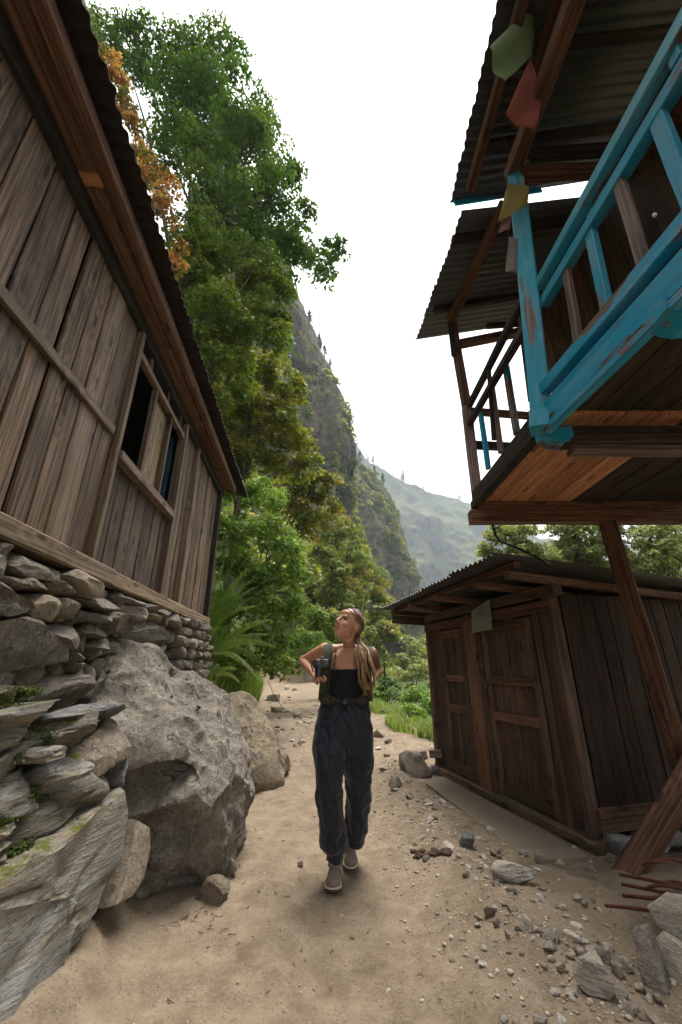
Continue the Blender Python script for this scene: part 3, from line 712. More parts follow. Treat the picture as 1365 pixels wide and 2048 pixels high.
# ---------------------------------------------------------------- the big boulder
def hull_rock(name, label, pts, mat, seed, amp, hollows=(), parent=None, cat='boulder', grow=1.0):
    bm = bmesh.new()
    for p in pts: bm.verts.new(p)
    r = bmesh.ops.convex_hull(bm, input=bm.verts)
    bmesh.ops.delete(bm, geom=[e for e in r['geom_interior'] if isinstance(e, bmesh.types.BMVert)], context='VERTS')
    bmesh.ops.triangulate(bm, faces=bm.faces)
    c = sum((v.co for v in bm.verts), Vector()) / len(bm.verts)
    for v in bm.verts: v.co = c + (v.co - c) * grow
    for it in range(11):
        ed = [e for e in bm.edges if e.calc_length() > .026]
        if not ed or len(bm.verts) > 45000: break
        bmesh.ops.subdivide_edges(bm, edges=ed, cuts=1, use_grid_fill=False); bmesh.ops.triangulate(bm, faces=bm.faces)
        if it < 5: bmesh.ops.smooth_vert(bm, verts=bm.verts, factor=.32, use_axis_x=True, use_axis_y=True, use_axis_z=True)
    bm.normal_update()
    V = np.array([v.co[:] for v in bm.verts]); N = np.array([v.normal[:] for v in bm.verts]); Fc = np.array([[v.index for v in f.verts] for f in bm.faces]); bm.free()
    o = np.random.RandomState(seed).uniform(-20, 20, 3)
    rs = np.random.RandomState(seed); lo, hi = V.min(0), V.max(0)
    def chisel(K, tilt, c2):
        S_ = V[rs.randint(0, len(V), K)]; G_ = rs.normal(size=(K, 3)); G_ *= tilt / np.linalg.norm(G_, axis=1)[:, None]
        return np.concatenate([(lambda df: (np.einsum('nkj,kj->nk', df, G_) + c2 * (df ** 2).sum(2)).min(1))(ch[:, None, :] - S_[None]) for ch in np.array_split(V, 24)])
    Vw = V.copy(); V = V + .05 * np.stack([fbm(Vw * 3 + o, 3), fbm(Vw * 3 + o + 7, 3), fbm(Vw * 3 + o + 13, 3)], 1)
    d = chisel(60, .40, 1.0) * 1.0 + chisel(320, .36, 2.6) * .75; V = Vw
    d = d - d.mean() + fbm(V * 1.6 + o, 3) * amp * .9 + ridged(V * 6 + o, 4) * amp * .22 + fbm(V * 15 + o, 4) * amp * .24
    d = np.clip(d, -.16, .07)
    V = V + N * d[:, None]
    for (hc, hr, hd, dirn) in hollows:
        w = np.exp(-(np.linalg.norm((V + .03 * np.stack([fbm(V * 5, 2)] * 3, 1) - np.array(hc)) / np.array(hr), axis=1) ** 6)); V = V - np.array(dirn) * (w * hd)[:, None]
    Mx = Matrix.Translation(c)
    ob = mesh_obj(name, V - np.array(c), Fc, M[mat], parent, Mx, True, 32)
    return tag(ob, label, cat)
bp_ = [P(232, 1278, 3.45), P(262, 1275, 3.6), P(330, 1292, 3.8), P(405, 1340, 3.9), P(440, 1385, 3.85), P(478, 1440, 3.75), P(500, 1490, 3.6), P(514, 1560, 3.5), P(516, 1620, 3.42), P(496, 1690, 3.35), P(470, 1745, 3.3),
       P(395, 1790, 3.15), P(345, 1805, 3.05), P(300, 1790, 3.0), P(262, 1745, 2.98), P(245, 1640, 2.92), P(235, 1500, 2.85), P(228, 1400, 3.0), P(215, 1330, 3.2), P(330, 1410, 3.05), P(400, 1470, 3.0), P(452, 1530, 3.05), P(300, 1560, 2.8), P(290, 1480, 2.82), P(470, 1640, 3.08),
       (-1.9, 4.3, .0), (-.75, 4.2, .0), (-1.9, 4.1, 1.35), (-1.0, 4.35, 1.05), (-1.9, 3.2, .0), (-.6, 3.9, .6), (-.62, 3.7, .2)]
hollow_c = P(395, 1545, 3.12)
boulder = hull_rock('boulder', 'huge rough grey boulder with a dark hollow leaning against the stone wall', bp_, 'boulder', 4, .05,
    [(P(372, 1545, 3.05), (.19, .6, .10), .30, (.15, -.9, -.25)), (P(400, 1620, 3.1), (.2, .4, .13), .12, (.3, -.9, 0))], grow=1.05)
boulder.location.x -= .12; boulder.location.z -= .03
bk = [P(470, 1392, 5.9), P(500, 1395, 6.2), P(545, 1450, 6.0), P(570, 1510, 5.7), P(585, 1562, 5.5), P(560, 1572, 5.35), P(530, 1572, 5.2), P(500, 1580, 5.0), P(455, 1460, 5.0), P(440, 1400, 5.2), (-2.1, 5.0, 0), (-2.3, 6.6, .9), (-2.3, 6.6, 0), (-.7, 6.6, 0), (-1.5, 6.7, .9), (-2.1, 4.9, .9)]
hull_rock('rock_outcrop', 'brown earthy rock outcrop below the ferns behind the boulder', bk, 'bank', 8, .03, cat='rock')
# ---------------------------------------------------------------- balcony house on the right
def BX(d, top=0.0):                     # edge of the balcony at distance d
    return 1.255 + .075 * (2.05 - d) + top
bh = thing('balcony_house', 'timber house with a bright blue painted balcony on stilts above the yard', 'house', (2.4, 2.0, 0))
XN = Vector((-1, 0, 0))
# edge beam, bottom rail, handrails of the painted bay
board('edge_beam', (BX(-3.4) + .01, -3.4, 2.695), (BX(2.08), 2.08, 2.695), .15, .09, XN, M['blue'], bh, .008, .002)
board('edge_strip', (BX(-3.4) - .03, -3.4, 2.59), (BX(2.04) - .03, 2.04, 2.59), .045, .05, XN, M['blue'], bh, .006, .002)
board('bottom_rail', (BX(-3.4) - .02, -3.4, 2.862), (BX(2.03) - .02, 2.03, 2.862), .078, .06, XN, M['blue'], bh, .006, .002)
board('hand_rail', (1.51, -3.4, 3.705), (1.335, 1.98, 3.675), .075, .06, XN, M['teal'], bh, .006, .002)
board('middle_rail', (1.56, -3.4, 3.553), (1.345, 1.98, 3.53), .07, .06, XN, M['blue'], bh, .006, .002)
for d, m_, w in ((1.73, 'bare', .05), (1.50, 'blue_worn', .062), (1.265, 'bare', .055), (1.02, 'blue', .07), (.78, 'bare', .055), (.54, 'blue', .06), (.3, 'bare', .05), (.05, 'blue', .06), (-.2, 'bare', .05), (-.45, 'blue', .06)):
    board('baluster', (BX(d) + .03, d, 2.89), (1.372 - .03 * (d - 1.2), d - .01, 3.508), w, .035, XN, M[m_], bh, .005, .002)
for d in (1.46, .86): board('spacer_block', (1.375, d, 3.578), (1.378, d, 3.64), .055, .04, XN, M['teal'], bh, .004, .001)
# blue corner post
pb, ptp = P(1086, 850, 2.06), P(1033, 345, 1.97)
board('corner_post', pb, ptp, .118, .10, (-.5, -.85, 0), M['teal'], bh, .008, .002)
board('post_foot', P(1081, 860, 2.05), P(1079, 828, 2.05), .112, .115, (-.5, -.85, 0), M['teal'], bh, .006, .002)
# far unpainted bay
board('edge_beam', (BX(2.1) + .02, 2.1, 2.70), (1.262, 3.52, 2.71), .085, .07, XN, M['old'], bh, .008, .004)
board('edge_beam', (BX(2.1) + .045, 2.1, 2.795), (1.285, 3.52, 2.80), .09, .07, XN, M['old'], bh, .008, .004)
ft, fb = P(905, 648, 3.52), P(957, 1012, 3.52)
board('far_post', fb, P(934, 815, 3.52), .085, .085, (0, -1, 0), M['bare'], bh, .008)
board('far_post', P(934, 812, 3.52), ft, .085, .085, (0, -1, 0), M['brown'], bh, .008)
board('post_cheek', P(908, 712, 3.47), P(900, 645, 3.47), .05, .03, (0, -1, 0), M['old'], bh)
board('hand_rail', P(1052, 588, 2.06), P(940, 808, 3.47), .062, .05, XN, M['old'], bh, .006, .003)
board('middle_rail', P(1052, 652, 2.06), P(941, 846, 3.47), .062, .05, XN, M['old'], bh, .006, .003)
for (x0, y0, x1, y1, d, m_, w) in ((977, 937, 962, 828, 3.16, 'blue', .05), (1003, 905, 984, 765, 2.9, 'bare', .05), (1034, 868, 1013, 735, 2.55, 'blue_worn', .06), (988, 880, 978, 742, 2.86, 'old', .018)):
    board('baluster', P(x0, y0, d), P(x1, y1, d), w, .035, XN, M[m_], bh, .005, .002)
board('side_rail', P(935, 822, 3.55), P(1140, 838, 3.55), .075, .05, (0, -1, 0), M['brown'], bh)
board('side_rail', P(948, 890, 3.55), P(1140, 900, 3.55), .085, .05, (0, -1, 0), M['old'], bh)
board('inner_post', P(1066, 800, 2.5), P(1040, 600, 2.5), .05, .05, (0, -1, 0), M['old'], bh)
board('head_beam', P(922, 688, 3.5), P(1140, 645, 3.5), .085, .08, (0, -1, 0), M['brown'], bh)
board('head_block', P(975, 652, 3.45), P(1080, 645, 3.45), .06, .05, (0, -1, 0), M['black_log'], bh)
# cross beams and joists below
board('cross_beam', (1.205, 3.5, 2.585), (4.6, 3.5, 2.585), .125, .12, (0, -1, 0), M['brown'], bh, .008, .003)
board('bearer', (1.265, 3.47, 2.682), (4.6, 3.47, 2.682), .075, .06, (0, -1, 0), M['brown'], bh)
board('joist', (1.30, 2.14, 2.60), (4.6, 2.14, 2.60), .115, .11, (0, -1, 0), M['old'], bh, .008)
board('joist_lath', (1.42, 2.17, 2.524), (4.6, 2.17, 2.524), .036, .10, (0, -1, 0), M['bare'], bh)
board('joist', (1.42, 1.22, 2.60), (4.6, 1.22, 2.60), .115, .11, (0, -1, 0), M['old'], bh, .008)
board('joist', (1.42, .2, 2.60), (4.6, .2, 2.60), .115, .11, (0, -1, 0), M['old'], bh, .008)
for d, x in ((2.13, 1.225), (1.22, 1.262), (.2, 1.33)):
    V = []; prof = [(0, .055), (.17, .055), (.17, -.02), (.14, -.055), (.09, -.06), (.04, -.045), (0, -.02)]
    for yy in (-.058, .058):
        for (a, h) in prof: V.append((x + a, d + yy, 2.60 + h))
    n_ = len(prof); Fc = [tuple(range(n_)), tuple(range(2 * n_ - 1, n_ - 1, -1))] + [(i, i + n_, (i + 1) % n_ + n_, (i + 1) % n_) for i in range(n_)]
    ob = mesh_obj('joist_end', np.array(V) - np.array((x, d, 2.6)), Fc, M['blue'], bh, Matrix.Translation((x, d, 2.6)))
# floor boards, seen from below
x = 1.33; rr_ = random.Random(5); i = 0
while x < 3.2:
    w = rr_.uniform(.17, .22)
    board('floor_board', (x + w / 2, 2.06, 2.735 + rr_.uniform(-.004, .004)), (x + w / 2, 3.5, 2.735 + rr_.uniform(-.003, .003)), w - .008, .028, UP, M['orange' if i < 4 else 'old'], bh)
    board('floor_board', (x + w / 2 + .1, -3.4, 2.752 + rr_.uniform(-.004, .004)), (x + w / 2 + .02, 2.05, 2.752), w - .009, .028, UP, M['old'], bh)
    x += w; i += 1
# wall behind the balcony
y = -3.5; i = 0
while y < 3.4:
    w = rr_.uniform(.17, .26)
    if not (1.9 < y + w / 2 < 2.5): board('wall_plank', (2.22, y + w / 2, 2.77), (2.22 + rr_.uniform(-.01, .01), y + w / 2, 5.3), w - .008, .025, XN, M['shed' if i % 3 else 'brown'], bh)
    y += w; i += 1
board('door', (2.27, 2.2, 2.77), (2.27, 2.2, 4.75), .62, .03, XN, M['shed'], bh)
board('wall_panel', (2.29, 0, 2.77), (2.29, 0, 5.3), 7.0, .02, XN, M['black_log'], bh)
y = 2.25
while y < 4.5:
    w = .24; board('wall_plank', (y + w / 2, 3.42, 2.77), (y + w / 2, 3.42, 5.4), w - .008, .025, (0, -1, 0), M['shed'], bh); y += w
board('lower_wall_plank', (3.3, -1, 2.5), (3.3, 3.4, 2.5), .3, .03, XN, M['old'], bh)
rock('ceiling_bulb', Matrix.Translation(P(1310, 430, .98)), 3, (.007, .007, .009), M['white'], bh, 2, boxy=2.2, cuts=0, rough=.02)
# roof plate and rafters
board('roof_plate', (1.47, -3.4, 4.97), P(1022, 352, 1.99), .10, .11, UP, M['brown'], bh, .008)
board('roof_plate', P(1010, 408, 2.26), P(902, 640, 3.46), .085, .10, UP, M['brown'], bh, .008)
board('eave_purlin', (1.2, -3.4, 5.22), (1.14, 2.28, 5.22), .075, .075, UP, M['brown'], bh, .008)
for y in (-3.2, -2.6, -2.0, -1.4, -.8, -.2, .35, .9, 1.45, 2.0): board('rafter', (1.17, y, 5.295), (3.4, y + .02, 5.84), .06, .06, UP, M['old'], bh)
for y in (2.6, 3.4): board('rafter', (1.05, y, 5.035), (3.4, y, 5.55), .06, .06, UP, M['old'], bh)
board('ceiling_board', (1.5, -3.4, 5.32), (1.45, 1.9, 5.32), .16, .02, UP, M['shed_red'], bh)
board('tie_beam', P(1040, 350, 1.93), (3.3, 1.95, 5.0), .09, .08, (0, -1, 0), M['brown'], bh)
board('tie_beam', P(1062, 310, 1.9), (3.3, 1.9, 5.17), .08, .07, (0, -1, 0), M['old'], bh)
board('barge_board', (1.06, 2.455, 5.325), (1.9, 2.455, 5.52), .07, .02, (0, -1, 0), M['blue'], bh)
dvr = Vector((2.4, 0, .58)); y = -3.558; k = 0
while y < 2.3:
    corrugated('roof_sheet', (1.035 + .0015 * (2 - k) , y, 5.345 + .004 * (k % 2)), (0, 1, 0), dvr, .77, dvr.length, M['zinc_dark'], bh, .011, .076, 6, seed=70 + k); y += .752; k += 1
dvr2 = Vector((2.4, .1, .55)); y = 2.37; k = 0
while y < 3.7:
    xx = 1.085 - .105 * (y - 2.37)
    corrugated('roof_sheet', (xx, y, 5.075 + .004 * (k % 2)), (-.105, 1, 0), dvr2, .77, dvr2.length, M['zinc'], bh, .011, .076, 6, seed=90 + k); y += .755; k += 1
board('stay_wire', P(1062, 445, 1.98), P(1000, 250, 1.85), .004, .004, (0, -1, 0), M['steel'], bh, .001, 0)
# stilts
board('stilt', (2.60, 3.5, 0), (2.47, 3.5, 2.52), .14, .14, (-.62, -.78, 0), M['brown'], bh, .01, .003)
board('prop', PZ(1243, 1778, -.05), (3.05, 3.34, 1.12), .125, .14, (-.62, -.55, .55), M['brown'], bh, .01, .003)
for x, y in ((4.4, 3.5), (3.2, -3.2), (4.4, -3.2), (1.6, -3.2), (3.2, 1.5)): board('stilt', (x, y, 0), (x, y, 2.54), .13, .13, (0, -1, 0), M['old'], bh)

# ---------------------------------------------------------------- prayer flags on the balcony roof
fl = thing('prayer_flags', 'faded cloth prayer flags on a string tied to the blue corner post', 'flags', P(1030, 300, 1.6))
tube('string', [P(1068, -60, 1.22), P(1068, 10, 1.27), P(1062, 120, 1.4), P(1040, 250, 1.62), P(1016, 345, 1.8), P(1012, 420, 1.88), P(1018, 480, 1.9)], .0025, M['steel'], fl, 5)
def flag(cs, col, seed):
    """cloth quad from four corners, rippled, two-sided thickness"""
    a, b, c, d = [np.array(tuple(q)) for q in cs]; n = 18; V = []
    nr = np.cross(b - a, d - a); nr /= np.linalg.norm(nr); L = np.linalg.norm(b - a)
    for i in range(n):
        for j in range(n):
            s, t = i / (n - 1), j / (n - 1)
            p = (a * (1 - s) + b * s) * (1 - t) + (d * (1 - s) + c * s) * t
            rip = math.sin(s * 7 + seed + t * 3) * .035 * (.3 + t) + math.sin(t * 6 + seed * 2 + s * 3) * .02
            V.append(p + nr * rip * L)
    V = np.array(V); o = mesh_obj('flag', V, grid_faces(n, n), cloth('flag_cloth_%d' % seed, col, .85, 500, .35), fl, None, True)
    m_ = o.modifiers.new('thick', 'SOLIDIFY'); m_.thickness = .001
    return o
flag((P(1068, 5, 1.30), P(1064, 112, 1.40), P(1002, 173, 1.36), P(978, 96, 1.28)), (.22, .30, .13), 1)['label'] = 'pale green flag'
flag((P(1060, 116, 1.42), P(1085, 205, 1.52), P(1068, 266, 1.56), P(1008, 236, 1.48)), (.42, .13, .09), 2)['label'] = 'faded red flag'
flag((P(1016, 366, 1.84), P(1058, 372, 1.86), P(1056, 410, 1.87), P(996, 446, 1.82)), (.40, .33, .10), 3)['label'] = 'dull yellow flag'
flag((P(1008, 420, 1.86), P(1024, 425, 1.88), P(1020, 458, 1.88), P(998, 466, 1.85)), (.42, .20, .18), 4)['label'] = 'pink flag scrap'
flag((P(1018, 474, 1.90), P(1036, 478, 1.93), P(1036, 546, 1.94), P(1012, 544, 1.9)), (.36, .32, .27), 5)['label'] = 'greyish white flag'

# ---------------------------------------------------------------- shed with two doors
C0 = Vector((1.93, 3.65, 0)); SF = Vector((-.259, .966, 0)).normalized(); SN = Vector((-.966, -.259, 0)).normalized(); SR = -SN
def S(t, o, z): return C0 + SF * t + SN * o + UP * z
sd = thing('wooden_shed', 'dark brown plank shed with two panelled doors and a corrugated roof', 'shed', S(1.2, -1, 0))
rk = random.Random(21)
def splanks(t0, t1, z0, z1, o=0, mats=('shed',), lo=.11, hi=.18):
    t = t0
    while t < t1 - .02:
        w = min(rk.uniform(lo, hi), t1 - t)
        if t1 - t - w < .05: w = t1 - t
        oo = o + rk.uniform(-.006, .006)
        board('plank', S(t + w / 2, oo, z0), S(t + w / 2, oo, z1 + rk.uniform(-.02, .0)), w - .006, .024, SN, M[rk.choice(mats)], sd); t += w
board('ground_sill', S(-.05, .04, .03), S(2.5, .04, .03), .10, .12, SN, M['plank_dark'], sd, .01, .004)
board('corner_post', S(.05, .015, .06), S(.05, .015, 1.92), .10, .11, SN, M['shed'], sd, .008)
splanks(.11, .33, .08, 1.80, 0)
splanks(2.16, 2.44, .08, 1.80, 0)
board('corner_post', S(2.46, .01, .06), S(2.46, .01, 1.9), .08, .09, SN, M['shed_red'], sd)
board('lintel', S(.0, .03, 1.80), S(2.5, .03, 1.80), .10, .08, SN, M['shed_red'], sd, .008)
board('top_plate', S(-.05, .0, 1.93), S(2.52, .0, 1.93), .10, .10, SN, M['shed'], sd, .008)
board('middle_post', S(1.36, .045, .07), S(1.36, .045, 1.77), .205, .05, SN, M['shed_red'], sd, .006)
board('cover_strip', S(1.215, .02, .07), S(1.215, .02, 1.76), .06, .05, SN, M['shed'], sd)
board('cover_strip', S(1.52, .02, .07), S(1.52, .02, 1.76), .06, .05, SN, M['shed'], sd)
def door(t0, t1):
    dr = bpy.data.objects.new('door', None); place(dr, Matrix.Translation(S((t0 + t1) / 2, 0, .09)), sd)
    w = t1 - t0; sw = .075; z0, z1 = .09, 1.73
    for t in (t0 + sw / 2, t1 - sw / 2): board('stile', S(t, .012, z0), S(t, .012, z1), sw, .032, SN, M['shed'], dr)
    for z, h in ((z0 + .06, .11), (.80, .09), (1.14, .08), (z1 - .05, .1)): board('rail', S(t0 + sw, .014, z), S(t1 - sw, .014, z), h, .03, SN, M['shed_red' if z > .7 else 'shed'], dr)
    mid = (t0 + t1) / 2
    for a_, b_ in ((z0 + .115, .755), (.845, 1.10), (1.18, z1 - .1)):
        if a_ != .845: board('muntin', S(mid, .012, a_), S(mid, .012, b_), .05, .028, SN, M['shed'], dr)
        for q0, q1 in (((t0 + sw, mid), (mid, t1 - sw)) if a_ != .845 else ((t0 + sw, t1 - sw),)):
            board('panel', S((q0 + q1) / 2, -.004, a_), S((q0 + q1) / 2, -.004, b_), q1 - q0, .014, SN, M['shed'], dr)
    board('latch', S(t1 - .16, .04, 1.12), S(t1 + .02, .04, 1.12), .02, .012, SN, M['steel'], dr, .003)
    rock('padlock', Matrix.Translation(S(t1 - .02, .045, 1.08)), 5, (.018, .012, .026), M['steel'], dr, 2, boxy=4, cuts=0, rough=.01)
door(.35, 1.17); door(1.57, 2.13)
# side wall towards the stilts
a_ = 0.06
while a_ < 2.5:
    w = rk.uniform(.12, .2)
    board('plank', C0 + SR * (a_ + w / 2) + UP * .2 + SF * .02, C0 + SR * (a_ + w / 2) + UP * 1.9 + SF * .02, w - .006, .024, -SF, M['shed_shaded'], sd); a_ += w
board('base_board', C0 + SR * .0 + UP * .2 - SF * .02, C0 + SR * 2.5 + UP * .2 - SF * .02, .15, .04, -SF, M['shed_red'], sd)
a_ = 0.0
while a_ < 2.5:
    board('plank', S(2.47, -a_ - .1, .05), S(2.47, -a_ - .1, 1.9), .195, .024, SF, M['shed'], sd); a_ += .2
t = 0
while t < 2.4: board('plank', S(t + .15, -2.5, .05), S(t + .15, -2.5, 1.85), .29, .024, SN, M['shed'], sd); t += .3
# roof
board('eave_beam', S(-.12, .44, 2.112), S(2.72, .40, 2.062), .07, .06, UP, M['shed_red'], sd, .006)
for t in (-.06, .42, 1.25, 2.0, 2.62): board('rafter', S(t, .52, 2.03), S(t, -2.5, 1.86), .065, .065, UP, M['shed_red'], sd)
for o in (-.6, -1.4, -2.2): board('roof_batten', S(-.1, o, 2.0 - .053 * -o * 1), S(2.7, o, 2.0 - .053 * -o * 1), .05, .035, UP, M['shed'], sd)
board('fascia', S(2.66, .5, 1.93), S(2.66, -2, 1.83), .12, .03, SF, M['shed'], sd)
dvs = S(0, -2.6, 1.96) - S(0, .58, 2.135); t = -.17; k = 0
while t < 2.3:
    corrugated('roof_sheet', S(t, .67 - .055 * t + rk.uniform(-.02, .02), 2.175 - .02 * t + .004 * (k % 2)), SF - UP * .02, dvs, .80, dvs.length, M['zinc_dark'], sd, .012, .076, 8, .008, seed=120 + k); t += .78; k += 1
rk2 = random.Random(2)
for a_ in (.12, .5, .9, 1.35, 1.8, 2.2):
    Mx = Matrix.Translation(C0 + SR * a_ + UP * .05 - SF * .02) @ Matrix.Rotation(rk2.uniform(0, 3), 4, 'Z')
    rock('footing_stone', Mx, 500 + int(a_ * 10), (.19, .14, .075), M['rock_blue'], sd, 3, boxy=4)
# small pale notice board hung on the lintel
sg = thing('notice_board', 'pale green board with a slanted top hung on the shed lintel', 'sign', S(1.5, .1, 1.6))
bt = [PP(x_, y_, S(0, .10, 0), SN) for x_, y_ in ((943, 1223), (978, 1199), (984, 1258), (945, 1266))]
V = [tuple(q) for q in bt] + [tuple(q - SN * .012 + SF * .0) for q in bt]
mesh_obj('panel', V, [(0, 1, 2, 3), (7, 6, 5, 4), (0, 4, 5, 1), (1, 5, 6, 2), (2, 6, 7, 3), (3, 7, 4, 0)], M['sign'], sg)
def sgp(x, y): return PP(x, y, S(0, .104, 0), SN)
for q in (((958, 1216), (979, 1211)), ((958, 1231), (980, 1228)), ((958, 1216), (958, 1231)), ((969, 1214), (969, 1229)), ((979, 1211), (980, 1228))):
    board('print_line', sgp(*q[0]), sgp(*q[1]), .006, .003, SN, M['ink'], sg, .001, 0)
V, Fc = [], []
cc = sgp(964, 1223)
tube('print_ring', [cc + (SF * math.cos(a) + UP * math.sin(a)) * .026 for a in np.linspace(0, 2 * math.pi, 18)], .003, M['ink'], sg, 4)
# apron in front of the doors
ap = [(852, 1566), (888, 1553), (1180, 1712), (1062, 1722)]
ap3 = [PZ(x, y, .03) for x, y in ap]; V = [tuple(q) for q in ap3] + [tuple(q - UP * .12) for q in ap3]
apn = mesh_obj('pavement', V, [(0, 1, 2, 3), (7, 6, 5, 4), (0, 4, 5, 1), (1, 5, 6, 2), (2, 6, 7, 3), (3, 7, 4, 0)], M['concrete'])
tag(apn, kind='structure')
# cables
cb = tube('cable', [P(983, 1030, 3.5), P(985, 1046, 3.52), P(993, 1073, 3.55), P(1002, 1083, 3.5), P(1040, 1098, 3.4), P(1085, 1120, 3.35), P(1100, 1130, 3.4)], .011, M['cable'], None, 8)
tag(cb, 'thick black cable running from the balcony beam to the shed roof', 'cable')
cb2 = tube('hose', [P(878, 1502, 6.1), P(876, 1520, 6.05), P(870, 1535, 6.0), P(862, 1545, 5.95)], .014, M['cable'], None, 8)
tag(cb2, 'short black hose dangling from the far corner of the shed', 'hose')
cb3 = tube('rope', [P(536, 1360, 8.5), P(548, 1390, 8.4), P(566, 1416, 8.7), P(590, 1430, 9.4), P(626, 1436, 10.2)], .006, M['bark'], None, 6)
tag(cb3, 'thin dark line hanging from the bank down to the path', 'rope')
bd = board('timber_offcut', P(860, 1507, 6.0), P(884, 1507, 5.95), .09, .09, (0, -1, 0), M['bare'], None)
tag(bd, 'short sawn timber block jutting out at the far shed corner', 'timber block')
# ---------------------------------------------------------------- vegetation
def leaf_mesh(name, pos, nrm, size, cols, mat, parent=None, aspect=.55, seed=0, droop=0.0):
    r = np.random.RandomState(seed); n = len(pos)
    a = r.normal(size=(n, 3)); a[:, 2] -= droop
    a -= nrm * (a * nrm).sum(1)[:, None]; a /= np.linalg.norm(a, axis=1)[:, None] + 1e-9
    b = np.cross(nrm, a); s = (np.asarray(size) * r.uniform(.45, 1.5, n))[:, None]
    V = np.stack([pos - a * s * .5, pos + b * s * aspect * .5 - nrm * s * .06, pos + a * s * .5 - nrm * s * .1, pos - b * s * aspect * .5 - nrm * s * .06], 1).reshape(-1, 3)
    Fc = np.arange(4 * n).reshape(n, 4)
    o = mesh_obj(name, V, Fc, mat, parent)
    setcol(o, np.repeat(cols, 4, 0)); return o
def clump_leaves(cen, rad, per, pal, seed, squash=.8, under=-.45, jit=.35, shell=.55):
    """leaves spread through many small clumps; per = leaves for a clump of radius 1 (scales with area)"""
    r = np.random.RandomState(seed); P_, N_, C_ = [], [], []
    pal = np.array(pal)
    for c, R_ in zip(cen, rad):
        n = max(12, int(per * R_ * R_)); d = r.normal(size=(n, 3)); d /= np.linalg.norm(d, axis=1)[:, None]
        d[:, 2] = np.where(d[:, 2] < under, -d[:, 2], d[:, 2])
        rr = R_ * (shell + (1 - shell) * r.rand(n) ** .6) * (1 + jit * fbm(d * 2 + np.array(c)[None] * 1.7, 2))
        p = d * rr[:, None]; p[:, 2] *= squash
        base = pal[r.randint(len(pal))] * r.uniform(.8, 1.2)
        P_.append(p + c); nn = d * .7 + np.array([0, 0, .55]) + r.normal(size=(n, 3)) * .5
        N_.append(nn / np.linalg.norm(nn, axis=1)[:, None])
        mixw = r.rand(n, 1) * .5; oth = pal[r.randint(0, len(pal), n)]
        C_.append((base * (1 - mixw) + oth * mixw) * r.uniform(.7, 1.3, (n, 1)))
    return np.concatenate(P_), np.concatenate(N_), np.concatenate(C_)
def sub_clumps(blobs, k, frac, seed, shell=.55):
    r = np.random.RandomState(seed); cen, rad = [], []
    for c, R_ in blobs:
        for _ in range(k):
            d = r.normal(size=3); d /= np.linalg.norm(d); d[2] = abs(d[2]) if r.rand() < .65 else d[2]
            cen.append(np.array(c) + d * R_ * r.uniform(shell, 1.0)); rad.append(R_ * frac * r.uniform(.6, 1.35))
    return cen, rad
def B(px, py, rpx, d):
    k = d / ray(px, py).y; return (np.array(tuple(P(px, py, d))), rpx / F * k)
def trunk_mesh(parent, base, tips, r0, seed, name='trunk', top=None):
    r = random.Random(seed); V, Fc = [], []
    base = Vector(base); cen = sum((Vector(t) for t in tips), Vector()) / len(tips)
    if top is None: top = cen
    pts = [base.lerp(Vector(top), t) + Vector((r.uniform(-1, 1), r.uniform(-1, 1), 0)) * r0 * .9 * math.sin(t * 3.1) for t in np.linspace(0, 1, 9)]
    v, f = tube_geo(pts, [r0 * (1.25 if i == 0 else 1) * (1 - .72 * i / 8) for i in range(9)], 9, 0); V += v; Fc += f
    for t in tips:
        j = r.randint(3, 7); a = pts[j]; t = Vector(t); mid = a.lerp(t, .5) + Vector((r.uniform(-1, 1), r.uniform(-1, 1), r.uniform(.2, 1))) * (t - a).length * .1
        ra = r0 * (1 - .72 * j / 8) * .5; lp = [a, a.lerp(mid, .5), mid, mid.lerp(t, .5), t]
        v, f = tube_geo(lp, [ra, ra * .8, ra * .6, ra * .4, ra * .15], 6, len(V)); V += v; Fc += f
    return mesh_obj(name, [tuple(q) for q in V], Fc, M['bark'], parent, None, True)
def tree(name, label, blobs, base, pal, leaf, per, seed, r0=.25, cat='tree', group=None, k=9, frac=.42, aspect=.6, droop=0, limbs=8, shell=.55, top=None, squash=.8):
    blobs = [B(*b) for b in blobs]; per = per * 4 * math.pi / (.5 * aspect * leaf * leaf)
    t = thing(name, label, cat, base, group)
    cen, rad = sub_clumps(blobs, k, frac, seed, shell)
    p, n, c = clump_leaves(cen, rad, per, pal, seed + 1, squash)
    leaf_mesh('crown', p, n, leaf, c, M['leaf'], t, aspect, seed + 2, droop)
    rr = random.Random(seed); tips = [tuple(cen[i]) for i in rr.sample(range(len(cen)), min(limbs, len(cen)))]
    trunk_mesh(t, base, tips, r0, seed, top=top)
    return t
def gpt(x, y, dz=-.1): return (x, y, float(gz(np.array([x]), np.array([y]), False)[0]) + dz)
G_DARK = [(.042, .10, .02), (.065, .135, .027), (.09, .165, .034), (.13, .19, .04)]
G_MID = [(.105, .165, .027), (.15, .205, .036), (.21, .23, .043), (.11, .18, .034)]
G_YEL = [(.20, .215, .034), (.15, .19, .034), (.25, .23, .04), (.11, .16, .028), (.24, .20, .035)]
G_ORG = [(.50, .24, .10), (.58, .31, .14), (.45, .19, .085), (.34, .24, .09), (.12, .15, .035)]
G_BRI = [(.13, .22, .036), (.17, .265, .05), (.10, .185, .032), (.21, .29, .065)]
G_PALE = [(.25, .28, .11), (.31, .32, .14), (.20, .24, .085), (.27, .30, .135)]
G_HAZE = [(.24, .25, .06), (.18, .22, .052), (.31, .27, .07), (.14, .19, .045)]

